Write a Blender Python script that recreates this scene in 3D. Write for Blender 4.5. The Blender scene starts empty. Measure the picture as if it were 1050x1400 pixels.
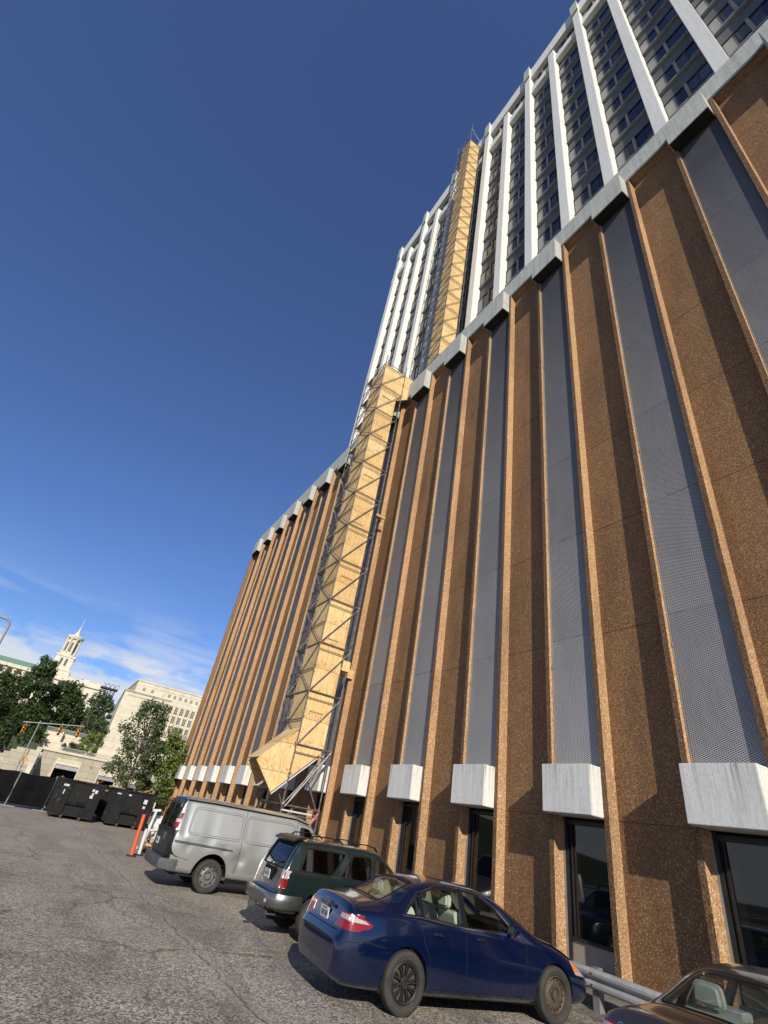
import bpy, bmesh, math, random
from mathutils import Vector, Matrix
from mathutils.bvhtree import BVHTree
random.seed(7)
SC = bpy.context.scene
COL = SC.collection
R = math.radians
D = bpy.data

# ------------------------------------------------------------------ helpers
def tag(o, label=None, cat=None, group=None, kind=None):
    if label: o['label'] = label
    if cat: o['category'] = cat
    if group: o['group'] = group
    if kind: o['kind'] = kind
    return o

def thing(name, loc, label, cat, group=None):
    o = D.objects.new(name, None); COL.objects.link(o)
    o.location = loc; o.empty_display_size = 0.3
    return tag(o, label, cat, group)

def wloc(o):
    v = Vector((0, 0, 0))
    while o is not None:
        v += o.location; o = o.parent
    return v

class MB:
    """collects faces in world coordinates, builds ONE mesh object"""
    def __init__(s): s.v = []; s.f = []; s.m = []; s.mi = 0
    def add(s, vs, fs):
        b = len(s.v); s.v += [tuple(p) for p in vs]
        for f in fs: s.f.append(tuple(i + b for i in f)); s.m.append(s.mi)
        return s
    def box(s, x0, x1, y0, y1, z0, z1):
        vs = [(x, y, z) for z in (z0, z1) for y in (y0, y1) for x in (x0, x1)]
        return s.add(vs, [(0,2,3,1),(4,5,7,6),(0,1,5,4),(2,6,7,3),(0,4,6,2),(1,3,7,5)])
    def tube(s, a, b, r, n=6, r2=None, cap=True):
        a = Vector(a); b = Vector(b); d = b - a
        if d.length < 1e-6: return s
        d.normalize(); up = Vector((0,0,1)) if abs(d.z) < .95 else Vector((1,0,0))
        u = d.cross(up).normalized(); w = d.cross(u)
        r2 = r if r2 is None else r2
        vs = [a + (u*math.cos(2*math.pi*i/n) + w*math.sin(2*math.pi*i/n))*r for i in range(n)]
        vs += [b + (u*math.cos(2*math.pi*i/n) + w*math.sin(2*math.pi*i/n))*r2 for i in range(n)]
        fs = [(i, (i+1) % n, n+(i+1) % n, n+i) for i in range(n)]
        if cap: fs += [tuple(range(n))[::-1], tuple(range(n, 2*n))]
        return s.add(vs, fs)
    def path(s, pts, r, n=6):
        for a, b in zip(pts, pts[1:]): s.tube(a, b, r, n)
        return s
    def prism(s, poly, axis, a, b):
        """poly in the plane across axis; axis 'x': (y,z), 'y': (x,z), 'z': (x,y)"""
        def P(p, t):
            return {'x': (t, p[0], p[1]), 'y': (p[0], t, p[1]), 'z': (p[0], p[1], t)}[axis]
        n = len(poly)
        vs = [P(p, a) for p in poly] + [P(p, b) for p in poly]
        fs = [tuple(range(n))[::-1], tuple(range(n, 2*n))] + [(i, (i+1) % n, n+(i+1) % n, n+i) for i in range(n)]
        return s.add(vs, fs)
    def lathe(s, prof, c, n=24, axis='z', full=True):
        """prof list of (r, h)"""
        c = Vector(c); b = []
        for (r, h) in prof:
            for i in range(n):
                t = 2*math.pi*i/n; p, q = r*math.cos(t), r*math.sin(t)
                v = {'z': Vector((p, q, h)), 'y': Vector((p, h, q)), 'x': Vector((h, p, q))}[axis]
                b.append(c + v)
        fs = []
        for k in range(len(prof)-1):
            for i in range(n):
                fs.append((k*n+i, k*n+(i+1) % n, (k+1)*n+(i+1) % n, (k+1)*n+i))
        return s.add(b, fs)
    def build(s, name, mats, parent=None, smooth=False, recalc=True, bevel=0, loc=None, angle=35):
        me = D.meshes.new(name)
        base = wloc(parent) if parent else Vector(loc or (0, 0, 0))
        if loc is not None and parent is not None: base = base + Vector(loc)
        me.from_pydata([Vector(v) - base for v in s.v], [], s.f)
        if not isinstance(mats, (list, tuple)): mats = [mats]
        for m in mats: me.materials.append(m)
        for p, k in zip(me.polygons, s.m): p.material_index = k
        if recalc or bevel:
            bm = bmesh.new(); bm.from_mesh(me)
            if recalc: bmesh.ops.recalc_face_normals(bm, faces=bm.faces)
            if bevel:
                es = [e for e in bm.edges if len(e.link_faces) == 2 and e.calc_face_angle(0) > .5]
                bmesh.ops.bevel(bm, geom=es, offset=bevel, segments=2, affect='EDGES', clamp_overlap=True)
            bm.to_mesh(me); bm.free()
        if smooth:
            me.polygons.foreach_set('use_smooth', [True]*len(me.polygons))
            try: me.set_sharp_from_angle(angle=R(angle))
            except Exception: pass
        o = D.objects.new(name, me); COL.objects.link(o)
        if parent: o.parent = parent
        if loc is not None: o.location = loc
        return o

def inst(src, parent, off, name=None):
    o = src.copy(); COL.objects.link(o); o.parent = parent
    o.location = src.location + Vector(off)
    return o

def copy_tree(o, parent=None):
    c = o.copy(); COL.objects.link(c); c.parent = parent
    for ch in list(o.children): copy_tree(ch, c)
    return c

# ------------------------------------------------------------------ node helper
class NT:
    def __init__(s, name):
        s.mat = D.materials.new(name); s.mat.use_nodes = True
        s.t = s.mat.node_tree; s.n = s.t.nodes; s.bsdf = s.n['Principled BSDF']
    def node(s, typ, **kw):
        n = s.n.new(typ)
        for k, v in kw.items():
            if k in n.inputs.keys() and not hasattr(n, k): s.put(n.inputs[k], v)
            else: setattr(n, k, v)
        return n
    def put(s, sock, v):
        if isinstance(v, bpy.types.NodeSocket): s.t.links.new(v, sock)
        elif isinstance(v, bpy.types.Node): s.t.links.new(v.outputs[0], sock)
        else:
            if isinstance(v, (tuple, list)) and len(v) == 3 and sock.type == 'RGBA': v = (*v, 1)
            sock.default_value = v
    def coord(s, which='Object'):
        return s.node('ShaderNodeTexCoord').outputs[which]
    def geo(s, which='Position'):
        return s.node('ShaderNodeNewGeometry').outputs[which]
    def map(s, vec, scale=(1,1,1), rot=(0,0,0), loc=(0,0,0)):
        n = s.node('ShaderNodeMapping'); s.put(n.inputs['Vector'], vec)
        n.inputs['Scale'].default_value = scale; n.inputs['Rotation'].default_value = rot; n.inputs['Location'].default_value = loc
        return n.outputs[0]
    def noise(s, vec, scale, detail=4, rough=.55, out='Fac', dist=0):
        n = s.node('ShaderNodeTexNoise'); s.put(n.inputs['Vector'], vec)
        n.inputs['Scale'].default_value = scale; n.inputs['Detail'].default_value = detail
        n.inputs['Roughness'].default_value = rough; n.inputs['Distortion'].default_value = dist
        return n.outputs[out]
    def vor(s, vec, scale, out='Color', feature='F1', rnd=1):
        n = s.node('ShaderNodeTexVoronoi'); n.feature = feature; s.put(n.inputs['Vector'], vec)
        n.inputs['Scale'].default_value = scale; n.inputs['Randomness'].default_value = rnd
        return n.outputs[out]
    def ramp(s, fac, stops, interp='LINEAR'):
        n = s.node('ShaderNodeValToRGB'); s.put(n.inputs[0], fac); cr = n.color_ramp; cr.interpolation = interp
        while len(cr.elements) < len(stops): cr.elements.new(.5)
        for e, (p, c) in zip(cr.elements, stops):
            e.position = p; e.color = (*c, 1) if isinstance(c, (tuple, list)) else (c, c, c, 1)
        return n.outputs[0]
    def mix(s, fac, a, b, blend='MIX'):
        n = s.node('ShaderNodeMix'); n.data_type = 'RGBA'; n.blend_type = blend
        s.put(n.inputs[0], fac); s.put(n.inputs[6], a); s.put(n.inputs[7], b)
        return n.outputs[2]
    def math(s, op, a, b=0.0, c=0.0):
        n = s.node('ShaderNodeMath'); n.operation = op
        s.put(n.inputs[0], a); s.put(n.inputs[1], b)
        if op in ('MULTIPLY_ADD', 'COMPARE', 'SMOOTH_MIN'): s.put(n.inputs[2], c)
        return n.outputs[0]
    def sep(s, vec):
        n = s.node('ShaderNodeSeparateXYZ'); s.put(n.inputs[0], vec); return n.outputs
    def comb(s, x, y, z):
        n = s.node('ShaderNodeCombineXYZ'); s.put(n.inputs[0], x); s.put(n.inputs[1], y); s.put(n.inputs[2], z); return n.outputs[0]
    def bump(s, h, strength=.3, dist=.02):
        n = s.node('ShaderNodeBump'); s.put(n.inputs['Height'], h)
        n.inputs['Strength'].default_value = strength; n.inputs['Distance'].default_value = dist
        s.put(s.bsdf.inputs['Normal'], n.outputs[0]); return n
    def set(s, color=None, rough=None, metal=None, spec=None, coat=None, coatr=None):
        b = s.bsdf.inputs
        if color is not None: s.put(b['Base Color'], color)
        if rough is not None: s.put(b['Roughness'], rough)
        if metal is not None: s.put(b['Metallic'], metal)
        if spec is not None: s.put(b['Specular IOR Level'], spec)
        if coat is not None: s.put(b['Coat Weight'], coat)
        if coatr is not None: s.put(b['Coat Roughness'], coatr)
        return s.mat

def mottled(name, c1, c2, scale=3, rough=.7, metal=0, bump=0, spec=.4, fine=40, vec='Position'):
    t = NT(name); p = t.geo() if vec == 'Position' else t.coord('Object')
    n = t.noise(p, scale, 6, .6); f = t.noise(p, fine, 3, .6)
    c = t.mix(t.ramp(n, [(.3, 0.0), (.7, 1.0)]), c1, c2)
    c = t.mix(.35, c, t.mix(f, (.25,.25,.25), (1,1,1)), 'MULTIPLY')
    if bump: t.bump(f, bump, .01)
    return t.set(c, t.math('ADD', rough-.08, t.math('MULTIPLY', n, .16)), metal, spec)

# ------------------------------------------------------------------ materials
M = {}
def aggregate(name, dark, mid, light, sc=42, tint=1.0):
    t = NT(name); p = t.geo()
    v = t.vor(p, sc, 'Color'); d = t.vor(p, sc, 'Distance')
    g = t.node('ShaderNodeSeparateColor'); t.put(g.inputs[0], v); r = g.outputs[0]
    peb = t.ramp(r, [(0.0, dark), (.35, mid), (.75, mid), (1.0, light)])
    v2 = t.noise(p, sc*.7, 4, .7)
    peb = t.mix(t.ramp(v2, [(.40, .0), (.70, .45)]), peb, dark)
    slab = t.node('ShaderNodeTexWhiteNoise'); slab.noise_dimensions = '2D'; qq = t.sep(p)
    t.put(slab.inputs['Vector'], t.comb(t.math('FLOOR', t.math('DIVIDE', qq[1], 1.83)), t.math('FLOOR', t.math('DIVIDE', t.math('SUBTRACT', qq[2], .88), 3.42)), 0.0))
    peb = t.mix(t.math('MULTIPLY', slab.outputs['Value'], .22), peb, mid)
    peb = t.mix(t.math('MULTIPLY', t.math('SUBTRACT', 1.0, slab.outputs['Value']), .12), peb, dark)
    stain = t.noise(t.map(p, (1, 1, .25)), .9, 5, .6)
    c = t.mix(t.ramp(stain, [(.32, .35), (.55, 0.0)]), peb, (.05, .035, .025))
    t.bump(t.math('ADD', d, v2), .55, .02)
    return t.set(c, .8, 0, .3)
M['agg'] = aggregate('brown aggregate concrete', (.08,.040,.018), (.27,.140,.058), (.64,.44,.25), 54)
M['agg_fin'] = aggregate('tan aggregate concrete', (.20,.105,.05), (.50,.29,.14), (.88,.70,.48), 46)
M['agg_fin_shade'] = aggregate('shade toned fin front aggregate', (.055,.027,.013), (.20,.105,.048), (.44,.31,.18), 46)  # darker copy of the fin aggregate; grazing shade put into its colour

def concrete_white(name, base=(.74,.74,.70), streak=.6, cracks=True, dirt=(.25,.25,.22), drip=False):
    t = NT(name); p = t.geo()
    st = t.noise(t.map(t.mix(.15, p, t.noise(p, 2, 4, .6, 'Color'), 'ADD'), (4.2, 4.2, .28)), 1.5, 7, .7)
    fine = t.noise(p, 14, 6, .65)
    c = t.mix(t.ramp(st, [(.42, 0.0), (.72, streak)]), base, dirt)
    c = t.mix(t.ramp(fine, [(.35, .35), (.55, 0.0)]), c, tuple(k*.62 for k in base))
    if drip:
        zz = t.sep(p)[2]; dr = t.noise(t.map(p, (9, 9, .35)), 1.6, 5, .7)
        topf = t.ramp(t.math('DIVIDE', t.math('SUBTRACT', 4.25, zz), 1.1), [(0.0, 1.0), (.25, .55), (.9, .1)])
        c = t.mix(t.math('MULTIPLY', t.ramp(dr, [(.50, 0.0), (.64, .8)]), topf), c, (.20,.195,.17))
        c = t.mix(t.math('MULTIPLY', t.ramp(t.noise(p, 22, 4, .7), [(.62, 0.0), (.70, .5)]), 1.0), c, (.25,.24,.21))
    if cracks:
        e = t.math('ABSOLUTE', t.math('SUBTRACT', t.noise(t.map(p, (1, 1, 1.7)), 1.6, 7, .7, dist=.6), .5))
        gate = t.ramp(t.noise(p, 1.3, 3), [(.48, 0.0), (.56, 1.0)])
        k = t.math('MULTIPLY', t.ramp(e, [(0.0, 1.0), (.010, 0.0)]), gate)
        c = t.mix(t.math('MULTIPLY', k, .55), c, (.1,.1,.09))
    t.bump(fine, .25, .01)
    return t.set(c, .75, 0, .3)
M['white_conc'] = concrete_white('painted white precast concrete', (.74,.74,.70), .42, False, (.34,.33,.30), True)
M['fascia'] = concrete_white('weathered grey white fascia', (.50,.52,.48), .6, True, (.17,.17,.15))
M['pier_white'] = concrete_white('white tower pier', (.76,.76,.73), .25, False)

def screen_mat():
    t = NT('expanded metal screen'); p = t.sep(t.geo())
    u = t.math('DIVIDE', p[1], .092); v = t.math('DIVIDE', p[2], .042)
    a = t.math('ABSOLUTE', t.math('SUBTRACT', t.math('FRACT', t.math('ADD', u, v)), .5))
    b = t.math('ABSOLUTE', t.math('SUBTRACT', t.math('FRACT', t.math('SUBTRACT', u, v)), .5))
    # diamond openings: hole where both are large
    m = t.math('MINIMUM', a, b)
    k = t.ramp(m, [(.13, 1.0), (.22, 0.0)])
    pos = t.geo(); var = t.noise(pos, .5, 4, .6)
    strand = t.mix(var, (.46,.455,.45), (.66,.65,.63))
    strand = t.mix(t.ramp(t.math('DIVIDE', p[1], 60), [(.25, 0.0), (.60, .72)]), strand, (.13,.135,.145))  # darker with distance: grazing-view shading put into the strand colour
    strand = t.mix(t.ramp(t.math('DIVIDE', p[2], 28), [(.18, 0.0), (.9, .88)]), strand, (.045,.048,.055))  # darker with height: mesh self-shading seen from below, put into the colour
    seam = t.math('FRACT', t.math('DIVIDE', t.math('SUBTRACT', p[2], 4.3), 3.42))
    sm = t.ramp(seam, [(0.0, 0.0), (.006, 1.0)], 'CONSTANT')
    c = t.mix(k, (.015,.016,.024), strand)
    c = t.mix(t.math('MAXIMUM', sm, t.ramp(t.noise(pos, 2.2, 3), [(.45, .75), (.55, .25)])), (.02,.02,.02), c)
    row = t.node('ShaderNodeTexWhiteNoise'); row.noise_dimensions = '2D'
    t.put(row.inputs['Vector'], t.comb(t.math('FLOOR', t.math('DIVIDE', t.math('SUBTRACT', p[1], 1.2), 3.66)), t.math('FLOOR', t.math('DIVIDE', t.math('SUBTRACT', p[2], 4.3), 3.42)), 0.0))
    c = t.mix(t.math('MULTIPLY', row.outputs['Value'], .28), c, (.10,.10,.11))
    t.bump(t.math('ADD', t.math('MULTIPLY', k, .25), t.noise(t.map(pos, (1,1,.5)), 1.4, 3, .5)), .7, .05)
    return t.set(c, .55, .08, .35)
M['screen'] = screen_mat()

def glass_dark(name, col=(.006,.007,.009), rough=.03, bumpy=0):
    t = NT(name)
    if bumpy:
        t.bump(t.noise(t.geo(), bumpy, 2, .5), .02, .05); q = t.sep(t.geo()); w = t.node('ShaderNodeTexWhiteNoise'); w.noise_dimensions = '2D'
        t.put(w.inputs['Vector'], t.comb(t.math('FLOOR', t.math('DIVIDE', t.math('SUBTRACT', q[1], .96), .72)), t.math('FLOOR', t.math('DIVIDE', q[2], 4.38)), 0.0))
        col = t.mix(t.ramp(w.outputs['Value'], [(.62, 0.0), (.95, 1.0)]), col, (.085,.083,.075))
        return t.set(col, t.math('ADD', rough, t.math('MULTIPLY', w.outputs['Value'], .12)), 0, .32)
    return t.set(col, rough, 0, .6)
M['glass_shop'] = glass_dark('dark window glass', (.008,.008,.009), .02)
M['glass_tower'] = glass_dark('tower window glass', (.012,.014,.020), .10, .5)
M['frame_dark'] = mottled('dark bronze frame', (.02,.02,.022), (.04,.04,.045), 4, .45, .3)
M['frame_alu'] = mottled('aluminium frame', (.42,.42,.42), (.55,.55,.55), 3, .4, .7)
M['sill'] = mottled('beige sill panel', (.30,.27,.21), (.42,.38,.30), 2, .7)
M['spandrel'] = mottled('grey spandrel panel', (.085,.092,.092), (.135,.142,.142), .8, .6)
M['sunlit_pane'] = mottled('pale sunlit window pane', (.26,.26,.24), (.36,.355,.33), .5, .7)  # pale colour standing in for sunlight on the panes
M['soffit'] = mottled('stained soffit with painted shade', (.012,.011,.010), (.035,.032,.030), 2.2, .9)  # stain that also carries the deep shade under the cap blocks
M['spandrel_green'] = mottled('green tinted spandrel panel', (.05,.10,.06), (.09,.15,.09), .8, .5)
M['ledge'] = mottled('grey ledge', (.20,.205,.205), (.30,.30,.30), 1, .6)
M['mull_tan'] = mottled('tan mullion', (.28,.25,.19), (.36,.32,.25), 1, .6)
M['black'] = mottled('black recess', (.008,.008,.009), (.014,.014,.015), 3, .85)
M['roof'] = mottled('grey roof membrane', (.2,.2,.2), (.3,.3,.3), .5, .85)
M['galv'] = mottled('galvanised steel tube', (.09,.08,.072), (.34,.33,.32), 5, .5, .45, fine=25)
M['galv_rail'] = mottled('galvanised guardrail', (.42,.43,.42), (.60,.60,.58), 3, .5, .35, fine=18)
M['red_clamp'] = mottled('red painted clamp', (.45,.03,.025), (.6,.06,.05), 8, .5)

def plywood():
    t = NT('plywood sheets'); p = t.geo()
    q = t.sep(p)
    h = t.math('ADD', q[0], q[1])
    vec = t.comb(h, t.math('MULTIPLY', q[2], 1.0), 0.0)
    grain = t.noise(t.map(vec, (10, 1.1, 1)), 1.5, 6, .65, dist=1.2)
    knots = t.vor(t.map(vec, (1.4, 1.0, 1)), 2.6, 'Distance')
    cell = t.node('ShaderNodeTexWhiteNoise'); cell.noise_dimensions = '2D'
    t.put(cell.inputs['Vector'], t.comb(t.math('FLOOR', t.math('DIVIDE', h, 1.22)), t.math('FLOOR', t.math('DIVIDE', q[2], 1.17)), 0.0))
    tone = t.mix(cell.outputs['Value'], (.66,.44,.19), (.84,.62,.31))
    c = t.mix(t.ramp(grain, [(.38, .62), (.62, 0.0)]), tone, (.42,.25,.09))
    c = t.mix(t.ramp(knots, [(.05, .9), (.16, 0.0)]), c, (.30,.14,.04))
    j = t.math('FRACT', t.math('DIVIDE', q[2], 1.17))
    c = t.mix(t.ramp(j, [(0.0, 1.0), (.014, 0.0)], 'CONSTANT'), c, (.10,.05,.02))
    band = t.math('MULTIPLY', t.ramp(j, [(.0, 0.0), (.04, 1.0), (.30, .8), (.42, 0.0)]), t.ramp(t.noise(t.map(vec, (7, 5, 1)), 1.6, 4, .7), [(.50, 0.0), (.62, .85)]))
    c = t.mix(band, c, (.36,.185,.06))
    c = t.mix(t.ramp(t.noise(vec, .7, 4, .6), [(.5, 0.0), (.75, .35)]), c, (.40,.30,.18))
    t.bump(grain, .2, .01)
    return t.set(c, .65, 0, .3)
M['ply'] = plywood()
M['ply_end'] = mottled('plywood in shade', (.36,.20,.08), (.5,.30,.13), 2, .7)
M['lumber'] = mottled('sawn lumber', (.45,.29,.14), (.62,.44,.24), 4, .7)

CRA, CRB = 3.75, -0.035
def asphalt():
    t = NT('worn asphalt'); p = t.geo()
    chips = t.vor(p, 42, 'Color'); g = t.node('ShaderNodeSeparateColor'); t.put(g.inputs[0], chips)
    fine = t.noise(p, 60, 5, .75)
    big = t.noise(p, .35, 6, .62, dist=.8); mid = t.noise(t.map(p, (.45, 1.6, 1), (0,0,R(-8))), 1.3, 6, .65)
    c = t.mix(t.ramp(g.outputs[0], [(.30, 0.0), (.85, 1.0)]), (.145,.128,.106), (.76,.69,.575))
    c = t.mix(t.ramp(t.noise(p, 38, 4, .7), [(.56, 0.0), (.70, .8)]), c, (.82,.77,.67))
    c = t.mix(t.ramp(fine, [(.35, .75), (.55, 0.0)]), c, (.03,.026,.022))
    c = t.mix(t.ramp(big, [(.35, .6), (.6, 0.0)]), c, t.mix(.5, c, (.035,.032,.028)))
    trk = t.noise(t.map(p, (.55, .16, 1), (0,0,R(12))), 1.5, 7, .68, dist=.7)
    c = t.mix(t.ramp(trk, [(.36, .72), (.52, 0.0)]), c, t.mix(.62, c, (.04,.036,.03)))
    c = t.mix(t.ramp(trk, [(.56, 0.0), (.72, .40)]), c, (.50,.44,.35))
    oil = t.ramp(t.noise(p, .9, 4, .6), [(.62, 0.0), (.72, .55)]); c = t.mix(oil, c, (.05,.045,.04))
    c = t.mix(t.ramp(mid, [(.45, 0.0), (.7, .45)]), c, (.33,.30,.26))
    wob = t.mix(.35, p, t.noise(p, 1.1, 5, .65, 'Color'), 'ADD')
    e = t.vor(t.map(wob, (.32,.26,1)), 1.0, 'Distance', 'DISTANCE_TO_EDGE')
    gate = t.ramp(t.noise(p, .4, 2), [(.47, 0.0), (.56, 1.0)])
    crack = t.math('MULTIPLY', t.ramp(e, [(0.0, 1.0), (.014, 0.0)]), gate)
    c = t.mix(t.math('MULTIPLY', crack, .8), c, (.022,.02,.018))
    patch = t.ramp(t.noise(t.map(p, (.25,.5,1), (0,0,R(-15))), 1.0, 3, .5), [(.60, 0.0), (.64, .35)])
    c = t.mix(patch, c, (.075,.072,.068))
    # far part of the lot is dusty
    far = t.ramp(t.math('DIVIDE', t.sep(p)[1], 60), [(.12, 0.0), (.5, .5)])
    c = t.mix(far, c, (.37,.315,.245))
    # one long wandering crack and a paler sealed seam beside it
    q = t.sep(p); wn = t.math('MULTIPLY', t.math('SUBTRACT', t.noise(p, 1.2, 6, .7), .5), .55)
    dl = t.math('ADD', t.math('SUBTRACT', q[0], t.math('ADD', t.math('MULTIPLY', q[1], CRB), CRA)), wn)
    ad = t.math('ABSOLUTE', dl); g2 = t.ramp(t.noise(p, 1.7, 3), [(.36, 0.0), (.46, 1.0)])
    c = t.mix(t.math('MULTIPLY', t.ramp(t.math('DIVIDE', ad, .5), [(.1, .32), (.55, 0.0)]), 1.0), c, (.40,.37,.32))
    c = t.mix(t.math('MULTIPLY', t.ramp(ad, [(.006, .7), (.030, 0.0)]), g2), c, (.03,.027,.024))
    t.bump(t.math('ADD', t.math('MULTIPLY', g.outputs[0], .6), fine), .5, .012)
    return t.set(c, .82, 0, .3)
M['asphalt'] = asphalt()
M['road'] = mottled('road asphalt', (.06,.06,.06), (.10,.10,.10), .8, .85)
M['pave'] = mottled('old concrete pavement', (.16,.15,.13), (.30,.28,.25), 1.6, .85, bump=.4)
M['grass'] = mottled('rough grass', (.045,.075,.018), (.09,.12,.035), .6, .9, bump=.6)
def paint_line():
    t = NT('worn yellow paint'); p = t.geo()
    n = t.noise(p, 7, 6, .8); k = t.ramp(n, [(.47, 0.0), (.56, 1.0)])
    tr = t.node('ShaderNodeBsdfTransparent'); mx = t.node('ShaderNodeMixShader')
    t.set((.50,.45,.28), .8, 0, .3)
    t.put(mx.inputs[0], k); t.put(mx.inputs[1], tr.outputs[0]); t.put(mx.inputs[2], t.bsdf.outputs[0])
    t.t.links.new(mx.outputs[0], t.n['Material Output'].inputs[0])
    return t.mat
M['line'] = paint_line()
def stone(name, c1, c2, bw=1.6, bh=.6):
    t = NT(name); p = t.geo(); q = t.sep(p)
    b = t.node('ShaderNodeTexBrick'); t.put(b.inputs['Vector'], t.comb(t.math('ADD', q[0], q[1]), q[2], 0.0))
    b.inputs['Scale'].default_value = 1; b.inputs['Brick Width'].default_value = bw; b.inputs['Row Height'].default_value = bh
    b.inputs['Mortar Size'].default_value = .02; b.inputs['Bias'].default_value = -.2
    t.put(b.inputs['Color1'], c1); t.put(b.inputs['Color2'], c2); t.put(b.inputs['Mortar'], tuple(k*.6 for k in c1))
    n = t.noise(t.map(p, (1,1,.4)), .7, 6, .65)
    c = t.mix(t.ramp(n, [(.45, 0.0), (.75, .45)]), b.outputs[0], tuple(k*.45 for k in c1))
    return t.set(c, .8, 0, .3)
M['limestone'] = stone('limestone blocks', (.40,.36,.28), (.48,.43,.34))
M['limestone_pale'] = stone('pale limestone', (.62,.56,.43), (.68,.62,.49), 2.4, 1.0)
M['capitol'] = stone('capitol stone', (.66,.60,.47), (.72,.66,.53), 1.5, .8)
M['copper'] = mottled('green copper roof', (.20,.36,.24), (.28,.44,.31), .3, .7)
M['far_win'] = mottled('far window glass', (.06,.07,.075), (.11,.12,.12), .3, .4)
M['rail_grey'] = mottled('grey railing', (.30,.31,.30), (.40,.40,.38), .6, .6)
M['fence_black'] = mottled('black fence screen', (.004,.004,.005), (.012,.012,.013), .8, .95, bump=.3, spec=.08)
def skipmat():
    t = NT('scratched black container steel'); p = t.geo()
    n = t.noise(p, 1.5, 6, .7); f = t.noise(t.map(p, (1,1,.35)), 9, 5, .7)
    c = t.mix(t.ramp(n, [(.4, 0.0), (.7, 1.0)]), (.005,.0055,.006), (.014,.015,.017))
    c = t.mix(t.ramp(f, [(.62, 0.0), (.70, .8)]), c, (.13,.13,.13))
    c = t.mix(t.ramp(t.noise(t.map(p, (1,1,.5)), 3, 5, .7), [(.63, 0.0), (.72, .7)]), c, (.10,.045,.02))
    return t.set(c, t.ramp(n, [(.3, .4), (.7, .75)]), 0, .22)
M['skip'] = skipmat()
M['rust'] = mottled('rusty steel', (.09,.04,.02), (.17,.08,.04), 5, .85, bump=.4)
M['white_label'] = mottled('white sticker', (.5,.5,.48), (.7,.7,.68), 6, .6)
M['orange_post'] = mottled('orange plastic post', (.75,.10,.025), (.85,.16,.05), 3, .5)
M['white_post'] = mottled('white plastic', (.6,.6,.58), (.75,.75,.73), 3, .5)
M['signal'] = mottled('orange yellow signal housing', (.75,.28,.02), (.85,.36,.04), 2, .5)
M['sign_yellow'] = mottled('yellow sign', (.80,.42,.02), (.85,.48,.04), 2, .5)
M['pole_grey'] = mottled('grey pole', (.28,.28,.27), (.38,.38,.37), 1, .5, .4)
M['bark'] = mottled('bark', (.05,.038,.028), (.10,.08,.06), 6, .9, bump=.6)
M['rubber'] = mottled('tyre rubber', (.028,.026,.024), (.060,.056,.050), 5, .8, bump=.15, vec='Object')
M['seatgreen'] = mottled('pale green grey seat cloth', (.50,.54,.44), (.60,.64,.54), 4, .85)
M['greyplastic'] = mottled('dark interior plastic', (.004,.004,.004), (.012,.012,.012), 4, .7, spec=.2)
M['lining'] = mottled('pale cabin lining', (.28,.29,.24), (.36,.37,.31), 4, .85)

def leafmat(name, c1, c2, c3):
    t = NT(name)
    oi = t.node('ShaderNodeNewGeometry').outputs['Random Per Island']
    c = t.ramp(oi, [(0, c1), (.55, c2), (1, c3)])
    t.set(c, .55, 0, .3)
    tr = t.node('ShaderNodeBsdfTranslucent'); t.put(tr.inputs[0], t.mix(.5, c, (.35,.45,.05), 'MIX'))
    mx = t.node('ShaderNodeMixShader'); mx.inputs[0].default_value = .22
    t.put(mx.inputs[1], t.bsdf.outputs[0]); t.put(mx.inputs[2], tr.outputs[0])
    t.t.links.new(mx.outputs[0], t.n['Material Output'].inputs[0])
    return t.mat
M['leaf_dark'] = leafmat('dark green leaves', (.018,.036,.010), (.035,.065,.018), (.075,.115,.03))
M['leaf_mid'] = leafmat('grey green leaves', (.040,.060,.028), (.075,.105,.045), (.14,.17,.075))
M['leaf_lime'] = leafmat('lime green leaves', (.05,.085,.015), (.11,.16,.03), (.22,.26,.06))
# ------------------------------------------------------------------ ground
def ground():
    m = MB(); m.box(-900, 1200, -300, 1800, -.30, -.012)
    tag(m.build('ground', M['grass']), kind='structure')
    m = MB(); m.box(-60, 10.55, -45, 56, -.2, 0)
    tag(m.build('parking_lot', M['asphalt']), kind='structure')
    m = MB(); m.box(-200, 200, 58, 69, -.2, -.004)
    tag(m.build('road', M['road']), kind='structure')
    m = MB(); m.box(10.75, 11.9, -14, 58.5, -.15, .13); m.mi = 0
    m.box(10.55, 10.75, -14, 58.5, -.15, .15)
    tag(m.build('pavement', M['pave'], bevel=.015), kind='structure')
    # faded stall lines: thin sheets, 4 mm above the asphalt
    m = MB()
    for yc, x0, x1 in ((10.5, 2.6, 9.2), (14.6, 3.4, 9.2), (6.2, 3.0, 9.0), (19.2, 3.2, 9.0)):
        m.add([(x0, yc-.05, .004), (x1, yc-.05, .004), (x1, yc+.05, .004), (x0, yc+.05, .004)], [(0,1,2,3)])
    tag(m.build('parking_line_paint', M['line'], recalc=False), kind='structure')
ground()

# ------------------------------------------------------------------ podium
PB = 3.66; XF = 11.5; YA = 8.574 - 3.66; KS = range(-3, 14)     # fin k: far edge at YA + PB*k
ZT = 27.45
podium = thing('parking_podium', (16, 28, 0), 'brown aggregate parking podium with tall tan fins, metal screens and white boxes', 'building')
def Yk(k): return YA + PB*k
Y_END = Yk(13) + 1.80
m = MB(); m.box(11.95, 34, -12, Y_END-.02, .8, 28.47)
m.build('wall', M['black'], podium)
m = MB(); m.box(11.2, 34, Y_END, Y_END+.25, 0, 28.2); m.build('end_wall', M['agg'], podium)
m = MB(); m.box(11.99, 34.3, -12, Y_END+.24, 28.5, 29.0); m.build('roof', M['roof'], podium)
m = MB(); m.box(11.95, 12.3, -12, Y_END-.02, 0, .8); m.build('plinth', M['sill'], podium)

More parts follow.
